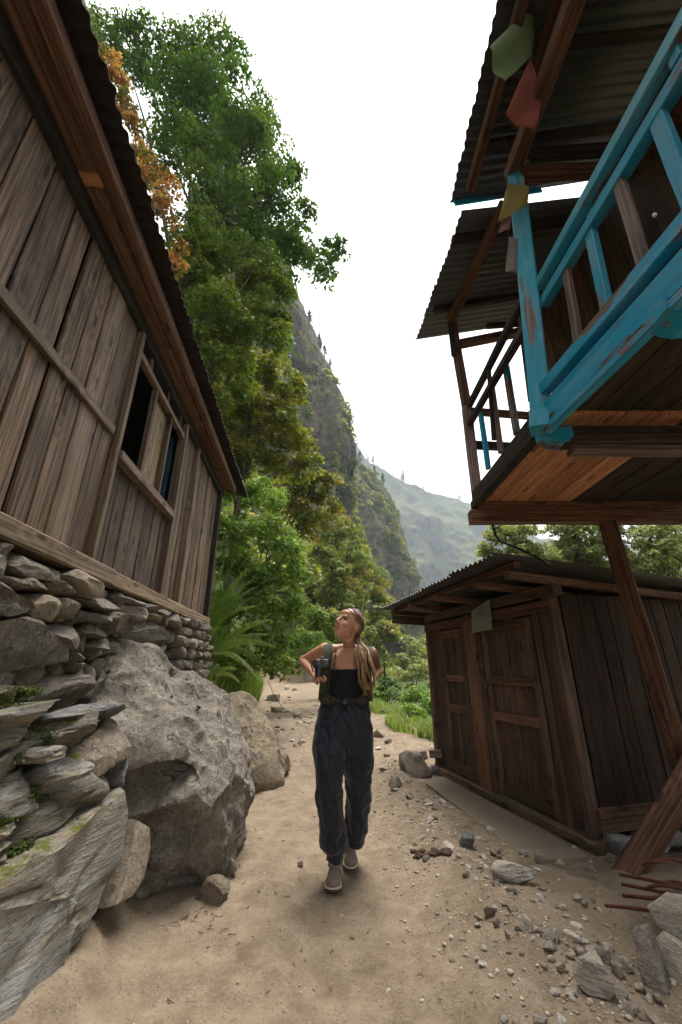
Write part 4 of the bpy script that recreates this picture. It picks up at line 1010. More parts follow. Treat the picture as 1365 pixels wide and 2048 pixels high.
tree('broadleaf_tree', 'tallest dark green broadleaf tree rising behind the plank house', [(232, 95, 52, 10.4), (262, 120, 50, 10.5), (330, 130, 70, 10.6), (440, 150, 62, 10.7), (385, 118, 50, 10.6), (482, 205, 55, 10.8), (350, 225, 85, 10), (430, 250, 85, 10.5), (535, 300, 55, 11), (480, 330, 80, 10.6), (390, 350, 90, 10.2), (560, 372, 50, 11), (520, 420, 75, 10.8), (592, 430, 38, 11), (590, 490, 50, 11), (640, 505, 38, 11), (678, 502, 22, 11), (655, 560, 30, 11), (560, 530, 60, 10.8), (440, 440, 90, 10.2)],
     gpt(-5.6, 10.6), G_DARK, .15, .25, 1, .26, k=17, frac=.40, limbs=22)
tree('orange_tree', 'orange autumn-leaved tree showing along the edge of the plank house roof', [(216, 125, 22, 7.6), (232, 170, 24, 7.6), (250, 215, 24, 7.6), (268, 255, 22, 7.6), (285, 320, 26, 7.6), (305, 352, 28, 7.6), (338, 385, 26, 7.6), (325, 430, 26, 7.6), (352, 500, 24, 7.6), (352, 535, 20, 7.6)],
     gpt(-4.6, 7.9), G_ORG, .12, .34, 11, .08, k=11, frac=.5, limbs=10)
tree('broadleaf_tree', 'dense green tree standing below the tallest broadleaf tree', [(400, 520, 75, 9.6), (380, 600, 60, 9.4), (470, 560, 80, 9.8), (455, 640, 80, 9.6), (530, 600, 58, 10), (545, 655, 40, 10), (500, 700, 70, 9.8), (425, 700, 60, 9.4), (450, 770, 60, 9.5)],
     gpt(-4.6, 10.0), G_MID, .125, .42, 21, .22, k=17, frac=.40, limbs=12)
tree('yellowing_tree', 'yellow-green tree with orange tips beside the cliff, under the dense green tree', [(540, 770, 62, 12.5), (590, 800, 36, 12.5), (480, 830, 70, 12), (545, 860, 60, 12.5), (470, 910, 55, 12), (595, 900, 45, 12.6), (620, 935, 30, 12.6), (430, 760, 55, 12), (520, 940, 50, 12.6), (560, 960, 40, 12.8), (500, 760, 50, 13), (440, 870, 45, 12)],
     gpt(-3.6, 12.8), G_YEL, .13, .42, 31, .16, k=16, frac=.40, limbs=12)
tree('yellowing_tree', 'small rusty yellow tree perched on the slope above the vine thicket', [(645, 975, 36, 15), (620, 1000, 34, 15), (655, 1010, 30, 15), (590, 985, 34, 14.6), (585, 1040, 40, 14.6), (630, 1060, 34, 15)],
     gpt(-4.6, 15.6), [(.17, .18, .03), (.13, .16, .028), (.25, .18, .03), (.09, .13, .024)], .14, .36, 41, .1, k=15, frac=.42, limbs=8)
tree('vine_thicket', 'bright green vine-covered thicket at the corner of the plank house', [(470, 1005, 48, 8.6), (525, 1010, 50, 8.9), (450, 1075, 50, 8.2), (505, 1090, 60, 8.5), (565, 1110, 50, 8.9), (590, 1165, 38, 9), (545, 1180, 58, 8.7), (480, 1165, 60, 8.3), (595, 1220, 30, 9), (560, 1245, 46, 8.8), (510, 1240, 56, 8.5), (440, 1150, 40, 8.1), (455, 1235, 50, 8.1), (500, 1300, 46, 8.6), (545, 1295, 36, 8.9), (470, 1330, 40, 8.3)],
     gpt(-3.6, 9.2), G_BRI, .078, .36, 51, .05, cat='thicket', k=18, frac=.36, limbs=14, shell=.5)
for i, (bl, b_, pal) in enumerate([([(610, 1290, 34, 12), (575, 1310, 34, 11.6), (640, 1310, 26, 12.6), (590, 1335, 24, 11.8), (555, 1345, 22, 11)], (-2.9, 12.4), G_BRI), ([(530, 1320, 40, 9.4), (500, 1345, 36, 9), (560, 1335, 28, 9.8)], (-3.0, 9.5), G_MID), ([(650, 1260, 36, 16), (620, 1240, 34, 16), (680, 1290, 30, 16)], (-3.8, 16.5), G_MID)]):
    tree('shrub', ['leafy green shrub at the foot of the vine thicket beside the path bend', 'low dark shrub growing on the bank behind the ferns', 'green shrub on the slope just beyond the path bend'][i], bl, gpt(*b_), pal, .085, .4, 61 + i * 3, .02, cat='shrub', k=16, frac=.4, limbs=6)
HT = [([(668, 1052, 32, 30), (690, 1085, 34, 30)], (-.5, 31), 'pale yellow-green tree high on the slope under the cliff'), ([(650, 1125, 36, 28), (672, 1160, 34, 28)], (-1.0, 29), 'yellow-green tree on the slope beside the rusty tree'),
      ([(705, 1130, 40, 33), (735, 1165, 36, 33)], (1.4, 34), 'broad hazy green tree in the middle of the wooded slope'), ([(690, 1205, 44, 29), (655, 1200, 30, 29)], (.2, 30), 'rounded olive tree behind the woman\'s head'),
      ([(740, 1215, 40, 34), (765, 1245, 32, 34)], (2.6, 35), 'hazy green tree on the lower slope near the valley'), ([(760, 1290, 40, 30), (782, 1275, 20, 30), (735, 1310, 30, 30)], (3.2, 31), 'tree with a leaning dark trunk at the edge of the valley'),
      ([(640, 1250, 34, 26), (665, 1280, 30, 26)], (-.6, 27), 'green tree just above the bend of the path'), ([(720, 1285, 34, 27), (700, 1310, 30, 27)], (1.4, 28), 'low green tree behind the woman\'s shoulder')]
for i, (bl, b_, lb) in enumerate(HT):
    tree('slope_tree', lb, bl, gpt(*b_), G_HAZE, .20, .42, 81 + i * 3, .12, group='trees on the wooded slope', k=18, frac=.42, limbs=6)
RT = [([(975, 1110, 26, 12), (1010, 1085, 40, 12), (1050, 1075, 34, 12), (1040, 1110, 40, 12), (1075, 1125, 40, 12), (985, 1135, 30, 12)], (5.2, 12.4), 'pale feathery tree behind the shed, under the end of the balcony'), ([(1120, 1085, 46, 12.5), (1165, 1075, 44, 12.5), (1150, 1120, 46, 12.5), (1190, 1140, 44, 12.5), (1110, 1140, 44, 12.5)], (7.0, 13), 'pale green tree behind the shed, left of the stilt'),
      ([(1240, 1080, 50, 11.5), (1270, 1120, 46, 11.5), (1215, 1115, 40, 11.5), (1250, 1150, 40, 11.5)], (8.2, 12), 'pale green tree behind the shed, right of the stilt'), ([(1335, 1085, 52, 11), (1365, 1130, 50, 11), (1310, 1140, 40, 11)], (9.0, 11.5), 'dense pale tree at the back corner of the shed')]
for i, (bl, b_, lb) in enumerate(RT):
    tree('willow_tree', lb, bl, gpt(*b_), G_PALE, .13, .5, 121 + i * 3, .10, group='trees behind the shed', k=20, frac=.36, aspect=.3, droop=.9, limbs=14, shell=.35)
SH = [([(782, 1385, 26, 15)], G_DARK, 'rounded dark green bush among the riverside plants'), ([(842, 1408, 34, 13), (868, 1430, 30, 12)], G_BRI, 'bright green bush beside the far shed wall'), ([(752, 1405, 24, 15), (740, 1440, 22, 13)], G_BRI, 'green bush behind the woman\'s elbow'),
      ([(820, 1360, 30, 22), (850, 1350, 26, 22)], G_PALE, 'pale bush on the valley floor near the river stones'), ([(820, 1450, 32, 11), (850, 1478, 30, 10)], G_BRI, 'leafy bush at the yard edge next to the shed'), ([(775, 1455, 28, 11.5)], G_PALE, 'pale tufted plant beside the path'),
      ([(836, 1334, 20, 45), (806, 1326, 16, 50), (856, 1322, 20, 50)], G_HAZE, 'hazy tree clump far down the valley'), ([(848, 1292, 20, 80), (832, 1306, 18, 70)], G_HAZE, 'distant hazy trees at the foot of the cliff'), ([(800, 1498, 24, 9), (825, 1515, 18, 8.4)], G_BRI, 'low weed at the path edge by the pale rock')]
for i, (bl, pal, lb) in enumerate(SH):
    b0 = P(bl[0][0], bl[0][1] + bl[0][2], bl[0][3]); far_ = bl[0][3] > 30
    tree('bush', lb, bl, (b0.x, b0.y, float(gz(np.array([b0.x]), np.array([b0.y]), False)[0]) - .05), pal, .4 if far_ else (.14 if bl[0][3] > 14 else .075), .4, 161 + i * 3, .03, cat='bush', group=None, k=17, frac=.42, limbs=5)
# grass and weeds by the yard edge and along the banks (nobody could count the blades)
def blades(name, pts, h, cols, seed, w=.012, label=None):
    r = np.random.RandomState(seed); n = len(pts); a = r.uniform(0, 6.28, n); hh = h * r.uniform(.5, 1.3, n)
    d = np.stack([np.cos(a), np.sin(a), np.zeros(n)], 1); sd_ = np.stack([-np.sin(a), np.cos(a), np.zeros(n)], 1) * w
    lean = d * (hh * r.uniform(.15, .6, n))[:, None]; up = np.array([0, 0, 1.0])
    V = np.stack([pts - sd_, pts + sd_, pts + lean * .4 + up * (hh * .6)[:, None] + sd_ * .7, pts + lean * .4 + up * (hh * .6)[:, None] - sd_ * .7, pts + lean + up * hh[:, None]], 1).reshape(-1, 3)
    i = np.arange(n)[:, None] * 5
    Fc = [(int(k), int(k) + 1, int(k) + 2, int(k) + 3) for k in i[:, 0]] + [(int(k) + 3, int(k) + 2, int(k) + 4) for k in i[:, 0]]
    o = mesh_obj(name, V, Fc, M['grassleaf']); setcol(o, np.repeat(cols, 5, 0)); return tag(o, label, 'grass', kind='stuff')
rg = np.random.RandomState(77); pts = []
while len(pts) < 15000:
    y = rg.uniform(6.6, 20); x = path_right(y) + rg.exponential(1.1) - .15 + .25 * rg.normal()
    if x < path_right(y) - .1 or x > 6: continue
    if y < 7.3 and x < 1.2: continue
    if float(pn(np.array([[x * 1.1, y * 1.1, 3.3]]))[0]) < rg.uniform(-.25, .45): continue
    pts.append((x, y))
pts = np.array(pts); pz = gz(pts[:, 0], pts[:, 1], False)
pal = np.array(G_BRI + G_PALE); cc_ = pal[rg.randint(0, len(pal), len(pts))] * rg.uniform(.7, 1.2, (len(pts), 1))
blades('grass', np.stack([pts[:, 0], pts[:, 1], pz], 1), .26, cc_, 5, .011, 'light green grass and weeds beyond the yard edge')
pts = []
while len(pts) < 9000:
    y = rg.uniform(6.6, 20); t = abs(rg.normal()) * .9 + .1; pts.append((foot(y) - t, y))
pts = np.array(pts, float); pz = gz(pts[:, 0], pts[:, 1], False)
pal = np.array(G_MID + G_BRI); cc_ = pal[rg.randint(0, len(pal), len(pts))] * rg.uniform(.6, 1.1, (len(pts), 1))
blades('undergrowth', np.stack([pts[:, 0], pts[:, 1], pz], 1), .4, cc_, 6, .016, 'green undergrowth covering the bank beside the path')
# wooded slope far off: reads as one mass
fp, fr = [], []
while len(fp) < 620:
    y = rg.uniform(26, 85); t = rg.uniform(.3, 26); x = foot(y) - t
    if y < 45 and t < 2: continue
    z = float(gz(np.array([x]), np.array([y]), False)[0]); fp.append((x, y, z + rg.uniform(.5, 2.2))); fr.append(rg.uniform(.9, 1.9))
p, n, c = clump_leaves(fp, fr, 75, G_HAZE, 900)
tag(leaf_mesh('forest', p, n, .42, c, M['leaf'], None, .65, 901), 'hazy woodland covering the lower slope under the cliff', 'forest', kind='stuff')
# shrubs holding on to the cliff faces
fp, fr = [], []
for g, nmax, rr0 in ((gA, 2100, (.8, 2.0)), (gB, 1000, (1.2, 2.6))):
    nu, nv, _ = g.shape; du = np.gradient(g, axis=0); dw = np.gradient(g, axis=1); nn = np.cross(du, dw); nn /= np.linalg.norm(nn, axis=2)[:, :, None] + 1e-9
    up_ = np.abs(nn[:, :, 2]); msk = fbm(g.reshape(-1, 3) / 14, 3).reshape(nu, nv); k = 0; tries = 0
    while k < nmax and tries < 60000:
        tries += 1; i, j = rg.randint(0, nu), rg.randint(2, nv - 5)
        if up_[i, j] * 1.1 + msk[i, j] * .9 + (1 - j / nv) * .35 + rg.uniform(-.2, .2) > .88:
            fp.append(tuple(g[i, j] + np.array([0, -.4, .3]))); fr.append(rg.uniform(*rr0)); k += 1
p, n, c = clump_leaves(fp, fr, 26, G_HAZE + [(.05, .075, .02)], 910)
tag(leaf_mesh('cliff_shrubs', p, n, .75, c, M['leaf'], None, .7, 911), 'green scrub growing in patches over the cliff faces', 'scrub', kind='stuff')
# conifers on the crests
def conifer(x, y, z, h, seed, label, group):
    r = np.random.RandomState(seed); t = thing('pine_tree', label, 'tree', (x, y, z - .6), group)
    V, Fc = tube_geo([(x, y, z - .6), (x + r.uniform(-.2, .2), y, z + h * .5), (x + r.uniform(-.3, .3), y, z + h)], [h * .03, h * .02, h * .005], 6)
    mesh_obj('trunk', [tuple(q) for q in V], Fc, M['bark'], t, None, True)
    n = 190; hh = r.rand(n) ** .8; rad = h * r.uniform(.26, .5) * (1 - hh) ** .8 * (.25 + .75 * r.rand(n)) * (.55 + .45 * np.abs(np.sin(hh * 22 + seed))); a = r.uniform(0, 6.28, n)
    p = np.stack([x + np.cos(a) * rad, y + np.sin(a) * rad, z + h * .1 + hh * h * .92 - rad * .25], 1)
    nn = np.stack([np.cos(a) * .4, np.sin(a) * .4, np.ones(n)], 1) + r.normal(size=(n, 3)) * .3; nn /= np.linalg.norm(nn, axis=1)[:, None]
    c = np.array([(.03, .05, .02)]) * r.uniform(.6, 1.4, (n, 1))
    leaf_mesh('crown', p, nn, h * .13, c, M['leaf'], t, .5, seed)
rc = random.Random(31)
for nm, g, js, lb, hh in (('a', gA, [(.28, 4.5), (.30, 3), (.352, 5.5), (.36, 3.5), (.372, 4), (.432, 5.5), (.44, 3.2), (.47, 6), (.478, 3.6), (.484, 5), (.512, 4.4), (.53, 3)], 'pine on the crest of the near rock cliff', 1.0),
                      ('b', gB, [(.13, 7), (.2, 6), (.26, 8), (.33, 6), (.38, 7)], 'pine on the crest of the second cliff', 1.0),
                      ('c', gC, [(.12, 12), (.135, 9), (.152, 16), (.16, 11), (.171, 9), (.2, 14), (.207, 11), (.213, 17), (.25, 10), (.262, 15), (.268, 19), (.276, 12), (.31, 9), (.37, 14), (.377, 10)], 'pine on the crest of the far hazy mountain', 1.0)):
    nu = g.shape[0]; nv = g.shape[1] - 5
    for u_, h in js:
        q = g[min(nu - 1, int((u_ + rc.uniform(-.006, .006)) * nu)), nv - 1]; conifer(q[0], q[1], q[2], h * hh * rc.uniform(.8, 1.2), rc.randint(0, 9999), lb.replace('pine', 'tall pine' if h > (12 if nm == 'c' else 4.2 if nm == 'a' else 6.5) else 'short pine', 1), {'a': 'pines on the near cliff', 'b': 'pines on the second cliff', 'c': 'pines on the far mountain'}[nm])

# ---------------------------------------------------------------- ferns
def frond(parent, base, tip, width, seed, lift):
    r = np.random.RandomState(seed); b, t = np.array(tuple(base)), np.array(tuple(tip)); L = np.linalg.norm(t - b)
    mid = (b + t) / 2 + np.array([0, 0, lift * L]); n = 58; V, Fc, Cc = [], [], []
    def pt(s): return b * (1 - s) ** 2 + 2 * mid * s * (1 - s) + t * s * s
    base_c = np.array(G_BRI[r.randint(4)]) * r.uniform(.8, 1.1)
    side0 = None; rr = r.uniform(-.5, .5)
    for i in range(n):
        s = i / (n - 1); p = pt(s); q = pt(min(1, s + .01)); tg = (q - pt(max(0, s - .01))); tg /= np.linalg.norm(tg)
        sd_ = np.cross(tg, [rr, -.8, .6]); sd_ /= np.linalg.norm(sd_)
        wv = width * (min(1, s / .22) ** .7) * (1 - s) ** .75 * 1.25; w2 = L / n * .36; nr = np.cross(sd_, tg)
        if s > .04:
            for sg_ in (1, -1):
                dirn = sd_ * sg_ + tg * .45 - nr * 0 + np.array([0, 0, -.25]); dirn /= np.linalg.norm(dirn); e = p + dirn * wv * r.uniform(.9, 1.08)
                k = len(V); mdl = p + dirn * wv * .45
                V += [p - tg * w2 * .5, p + tg * w2 * .5, mdl + tg * w2 * .75, e, mdl - tg * w2 * .75]; Fc.append((k, k + 1, k + 2, k + 3, k + 4)); Cc += [base_c * r.uniform(.75, 1.2)] * 5
        if i < n - 1:
            k = len(V); ww = .004 * (1 - s) + .001; p2 = pt((i + 1) / (n - 1)); V += [p - sd_ * ww, p + sd_ * ww, p2 + sd_ * ww, p2 - sd_ * ww]; Fc.append((k, k + 1, k + 2, k + 3)); Cc += [np.array((.10, .09, .03))] * 4
    o = mesh_obj('frond', V, Fc, M['leaf'], parent); setcol(o, np.array(Cc))
FN = [('tall fern with long feathery fronds at the corner of the plank house', (412, 1270, 7.0), [(470, 1118, 7.2, .13), (500, 1133, 6.9, .14), (516, 1152, 6.7, .14), (520, 1172, 6.6, .13), (512, 1195, 6.5, .12), (448, 1125, 7.3, .13), (430, 1140, 7.1, .12), (522, 1212, 6.5, .11), (485, 1150, 7.3, .14)]),
      ('spreading fern with drooping fronds above the rock outcrop', (425, 1305, 6.75), [(548, 1240, 6.4, .13), (556, 1297, 6.3, .13), (540, 1270, 6.8, .12), (520, 1320, 6.3, .12), (500, 1255, 6.6, .12), (522, 1366, 6.0, .10), (470, 1240, 6.7, .11), (500, 1340, 6.2, .12)]),
      ('small fern peeping over the shoulder of the boulder', (425, 1352, 5.6), [(474, 1340, 5.3, .08), (480, 1366, 5.2, .07), (455, 1335, 5.6, .07), (440, 1328, 5.7, .07)])]
for i, (lb, b_, tips) in enumerate(FN):
    bp0 = P(*b_); t = thing('fern', lb, 'fern', bp0)
    for k, (x, y, d, w) in enumerate(tips): frond(t, bp0 + Vector((rc.uniform(-.05, .05), rc.uniform(-.05, .05), 0)), P(x, y, d), w, 40 + i * 20 + k, .22)
# ---------------------------------------------------------------- the walking woman
def ell(c, ax, rad, sub=3):
    v, f = ico(sub); A = np.array([tuple(a) for a in ax]); return (v * np.array(rad)) @ A + np.array(tuple(c)), f
XYZ = (Vector((1, 0, 0)), Vector((0, 1, 0)), Vector((0, 0, 1)))
def loft(secs, seg=24):
    """horizontal elliptical sections: (centre, rx, ry[, power])"""
    V, Fc = [], []
    for s in secs:
        c, rx, ry = s[:3]
        for k in range(seg):
            a = 2 * math.pi * k / seg; V.append((c[0] + rx * math.cos(a), c[1] + ry * math.sin(a), c[2]))
    n = len(secs)
    for i in range(n - 1):
        for k in range(seg):
            k2 = (k + 1) % seg; Fc.append((i * seg + k, i * seg + k2, i * seg + seg + k2, i * seg + seg + k))
    Fc.append(tuple(range(seg - 1, -1, -1))); Fc.append(tuple((n - 1) * seg + k for k in range(seg)))
    return V, Fc
def organic(name, parts, voxel, mat, parent, smooth=4, fac=.5, disp=None):
    """overlapping solids fused into one continuous skin"""
    V, Fc = [], []
    for v, f in parts:
        o = len(V); V += [tuple(q) for q in v]; Fc += [tuple(int(i) + o for i in q) for q in f]
    me = bpy.data.meshes.new(name); me.from_pydata(V, [], Fc); me.update()
    bm = bmesh.new(); bm.from_mesh(me); bmesh.ops.recalc_face_normals(bm, faces=bm.faces); bm.to_mesh(me); bm.free()
    tmp = bpy.data.objects.new('tmp', me); COL.objects.link(tmp)
    md = tmp.modifiers.new('r', 'REMESH'); md.mode = 'VOXEL'; md.voxel_size = voxel; md.use_smooth_shade = True
    ms = tmp.modifiers.new('s', 'SMOOTH'); ms.factor = fac; ms.iterations = smooth
    dg = bpy.context.evaluated_depsgraph_get(); m2 = bpy.data.meshes.new_from_object(tmp.evaluated_get(dg))
    bpy.data.objects.remove(tmp)
    n = len(m2.vertices); co = np.zeros(n * 3); m2.vertices.foreach_get('co', co); co = co.reshape(-1, 3)
    if disp is not None:
        no = np.zeros(n * 3); m2.vertices.foreach_get('normal', no); co = co + no.reshape(-1, 3) * disp(co)[:, None]
        m2.vertices.foreach_set('co', co.ravel())
    m2.polygons.foreach_set('use_smooth', [True] * len(m2.polygons)); m2.materials.clear(); m2.materials.append(mat); m2.name = name
    o = bpy.data.objects.new(name, m2); place(o, Matrix.Identity(4), parent); m2.update(); return o, co
def tg(pts, r, seg=12): return tube_geo([Vector(p) for p in pts], r, seg)
DB = 3.3
wm = thing('person', 'woman in a black top and dark trousers walking with a backpack, looking up', 'person', (0, 3.3, 0))
M['skin'] = attrmat('skin', .48, .12, .4); M['hair'] = attrmat('hair', .42, 0, .5, bscale=60, bstr=.2)
M['tank'] = cloth('black_top_cloth', (.008, .008, .009), .8, 600)
M['trousers'] = cloth('dark_trouser_cloth', (.0145, .017, .025), .5, 700)
M['olive'] = cloth('olive_webbing', (.045, .042, .022), .85, 500)
M['blackweb'] = cloth('black_webbing', (.012, .012, .011), .8, 500)
M['shoe'] = cloth('taupe_suede', (.20, .155, .125), .9, 300); M['sole'] = plain('cream_sole', (.55, .45, .31), .7, .1); M['tread'] = plain('brown_tread', (.10, .07, .05), .9, .2)
M['lace'] = plain('lace_cord', (.42, .36, .30), .8, .1)
M['plastic'] = plain('black_plastic', (.012, .012, .013), .4, .1, 80, 0, .1, .5); M['gold'] = plain('gold_pendant', (.65, .38, .08), .3, .1, 30, .9, 0)
M['lens'] = plain('pink_lens', (.40, .10, .12), .15, .2, 20, .2, 0, .6); M['silver'] = plain('silver_metal', (.5, .5, .5), .3, .1, 40, .9, 0)
# head frame: turned to her right and lifted
hf = Vector((-.66, -.62, .42)).normalized(); hu = (Vector((.10, .02, 1)) - hf * hf.dot(Vector((.10, .02, 1)))).normalized(); hr = hf.cross(hu).normalized()
HC = P(697, 1252, 3.24); HS = 1.13
def H(r_, f_, u_): return HC + (hr * r_ + hf * f_ + hu * u_) * HS
def he(r_, f_, u_, a, b, c, sub=3): return ell(H(r_, f_, u_), (hr, hf, hu), (a * HS, b * HS, c * HS), sub)
neck_b = P(701, 1312, 3.30)
parts = [he(0, -.014, .030, .073, .096, .088, 4), he(0, .024, -.032, .057, .062, .080, 4), he(0, .060, -.096, .026, .024, .020), he(0, .012, -.062, .052, .056, .044), he(0, .055, -.078, .034, .03, .028),
         he(.034, .058, -.022, .024, .022, .024), he(-.034, .058, -.022, .024, .022, .024), he(0, .070, .030, .048, .018, .016), he(0, .058, .06, .05, .03, .03),
         he(0, .0905, -.052, .021, .010, .006, 2), he(0, .088, -.0645, .018, .010, .007, 2), he(.012, .096, -.026, .008, .009, .007, 2), he(-.012, .096, -.026, .008, .009, .007, 2), he(0, .108, -.019, .010, .011, .009, 2),
         tg([H(0, .078, .03), H(0, .094, .006), H(0, .108, -.016)], [.008 * HS, .0085 * HS, .010 * HS], 10),
         he(.077, -.012, -.006, .009, .017, .030), he(-.077, -.012, -.006, .009, .017, .030), he(.077, -.006, -.022, .006, .010, .012, 2),
         tg([H(0, -.03, -.03), H(0, -.035, -.085), neck_b + Vector((0, .0, .06)), neck_b + Vector((0, .01, -.05))], [.050, .045, .045, .060], 16)]
def tz(y, d=DB, x=697): return P(x, y, d)
torso = [(1296, .055, .05), (1302, .10, .062), (1311, .155, .078), (1325, .168, .094), (1345, .155, .108), (1372, .135, .098), (1396, .130, .094), (1412, .14, .098)]
xoff = {1396: 691, 1412: 690, 1372: 692, 1345: 695}
def sec(t, g=0.0, dy=0.0): 
    y, rx, ry = t; c = P(xoff.get(y, 698), y, DB); return ((c.x, c.y + dy, c.z), rx + g, ry + g)
parts.append(loft([sec(t) for t in torso]))
SL, SRr = P(650, 1299, 3.3), P(742, 1306, 3.32)
EL, ER = P(607, 1321, 3.47), P(757, 1340, 3.50)
WL, WR = P(627, 1347, 3.26), P(747, 1356, 3.28)
parts += [ell(SL, XYZ, (.052, .054, .05)), ell(SRr, XYZ, (.052, .054, .05)), tg([P(700, 1298, 3.33), P(672, 1299, 3.32), SL], [.042, .04, .045]), tg([P(702, 1298, 3.33), P(724, 1303, 3.33), SRr], [.042, .04, .045])]
parts += [tg([SL, SL.lerp(EL, .35), SL.lerp(EL, .8), EL], [.047, .046, .037, .036]), ell(EL, XYZ, (.037, .037, .037)), tg([EL, EL.lerp(WL, .3), EL.lerp(WL, .75), WL], [.036, .040, .029, .024])]
parts += [tg([SRr, SRr.lerp(ER, .35), SRr.lerp(ER, .8), ER], [.047, .046, .037, .036]), ell(ER, XYZ, (.037, .037, .037)), tg([ER, ER.lerp(WR, .3), ER.lerp(WR, .75), WR], [.036, .039, .028, .024])]
def hand(wr, k0, k1, thumb_to, out):
    """closed hand: palm, four curled fingers of unequal length, thumb from the side of the palm"""
    k0, k1 = Vector(k0), Vector(k1); pc = (wr * .45 + (k0 + k1) * .275); ps = []
    ps.append(tg([wr, wr.lerp(pc, .6), (k0 + k1) / 2], [(.024, .022), (.032, .024), (.036, .022)], 12))
    ax = (k1 - k0).normalized(); fw_ = ((k0 + k1) / 2 - wr).normalized(); dn = ax.cross(fw_).normalized()
    if dn.dot(out) < 0: dn = -dn
    for i, (ln, rr) in enumerate(((.85, .0088), (1.0, .0098), (1.06, .0102), (.98, .0098))):
        a = k0.lerp(k1, i / 3); q1 = a + fw_ * .030 * ln + dn * .002; q2 = q1 + dn * .026 * ln - fw_ * .004; q3 = q2 - fw_ * .024 * ln + dn * .003
        ps.append(tg([a - fw_ * .012, a + fw_ * .008, q1, q1.lerp(q2, .5) + fw_ * .004, q2, q3], [rr * 1.05, rr * 1.08, rr, rr, rr * .95, rr * .8], 10))
    tb = wr.lerp(k1, .4) + ax * .018; tm = tb.lerp(Vector(thumb_to), .5) + dn * .012 + ax * .006
    ps.append(tg([tb, tm, Vector(thumb_to)], [.0125, .0115, .0085], 10)); return ps
kl0, kl1 = P(629, 1362, 3.20), P(646, 1352, 3.17)
parts += hand(WL, kl0, kl1, P(650, 1362, 3.15), Vector((.3, -.4, -.8)))
kr0, kr1 = P(744, 1374, 3.2), P(734, 1362, 3.19)
parts += hand(WR, kr0, kr1, P(731, 1372, 3.17), Vector((-.3, -.4, -.8)))
body, co = organic('body', parts, .0036, M['skin'], wm, 3, .45)
sk = np.tile(np.array([.47, .235, .145]), (len(co), 1)); nz_ = fbm(co * 22, 3)
sk *= (1 + .06 * nz_)[:, None]
def near(p, r_): return np.exp(-((np.linalg.norm(co - np.array(tuple(p)), axis=1) / r_) ** 4))
def paint(p, r_, col, a=1.0):
    global sk
    w = (near(p, r_) * a)[:, None]; sk = sk * (1 - w) + np.array(col) * w
q = (co - np.array(tuple(HC))) / HS; qr, qf, qu = q @ np.array(hr), q @ np.array(hf), q @ np.array(hu)
def patch(r0, u0, wr_, wu, col, a=1.0, fmin=.05):
    global sk
    w = (np.exp(-(((qr - r0) / wr_) ** 4 + ((qu - u0) / wu) ** 4)) * (qf > fmin) * a)[:, None]; sk = sk * (1 - w) + np.array(col) * w
for s_ in (.032, -.032):
    patch(s_, .010, .017, .0085, (.55, .45, .40), .9); patch(s_, .011, .0075, .008, (.03, .022, .018)); patch(s_, .0175, .019, .0032, (.05, .03, .022), .9); patch(s_, .031, .023, .0042, (.17, .095, .055), .85); patch(s_ * 1.2, -.03, .022, .016, (.52, .23, .16), .3)
patch(0, -.0575, .024, .009, (.40, .14, .115), .9); patch(0, -.0575, .022, .0022, (.12, .04, .035), .9); patch(.011, -.031, .004, .003, (.16, .07, .05), .8); patch(-.011, -.031, .004, .003, (.16, .07, .05), .8)
# tattooed upper arm
ta = np.exp(-((np.linalg.norm((co - np.array(tuple(SRr.lerp(ER, .45)))) / np.array([.09, .16, .11]), axis=1)) ** 4)) * (co[:, 0] > SRr.x - .05)
pt_ = sstep(-.15, .15, ridged(co * 34, 3) - .25); w = (ta * (.25 + .65 * pt_))[:, None]; sk = sk * (1 - w) + np.array([.10, .065, .05]) * w
setcol(body, np.clip(sk, 0, 1))
# clothing
tt = [(1338, .160, .106), (1345, .155, .108), (1372, .135, .098), (1396, .130, .094), (1412, .14, .098)]
tp = [loft([sec(t, .007, -.004) for t in tt])]
for sx in (-1, 1):
    x0 = 697 + sx * 29
    tp.append(tg([P(x0, 1345, 3.195), P(x0 - sx * 2, 1322, 3.195), P(x0 - sx * 4, 1303, 3.24), P(x0 - sx * 5, 1293, 3.30), P(x0 - sx * 3, 1300, 3.37)], [(.022, .006), (.014, .005), (.010, .004), (.009, .004), (.009, .004)], 8))
top, _ = organic('tank_top', tp, .005, M['tank'], wm, 3, .5, lambda c: fbm(c * np.array([14, 14, 26]), 3) * .003)
def ls(x, y, hw, d, ry=1.0):
    k = d / ray(x, y).y; c = P(x, y, d); rx = hw / F * k; return ((c.x, c.y, c.z), rx, rx * ry)
pelv = loft([ls(690, 1398, 43, 3.30, .72), ls(689, 1412, 47, 3.30, .72), ls(688, 1430, 52, 3.30, .74), ls(687, 1455, 55, 3.30, .74), ls(686, 1480, 56, 3.30, .70), ls(686, 1500, 50, 3.29, .6), ls(686, 1516, 26, 3.29, .5)])
legF = loft([ls(664, 1440, 28, 3.28, 1.2), ls(660, 1470, 31, 3.25, 1.2), ls(659, 1500, 31.5, 3.21, 1.15), ls(659, 1535, 27.5, 3.18, 1.1), ls(659, 1575, 23.5, 3.17, 1.1), ls(661, 1610, 22.5, 3.19, 1.1), ls(664, 1645, 24, 3.21, 1.1), ls(666, 1674, 26, 3.23, 1.1), ls(666, 1692, 26, 3.24, 1.05), ls(668, 1701, 22, 3.25), ls(669, 1706, 16, 3.25), ls(669, 1720, 15, 3.26)])
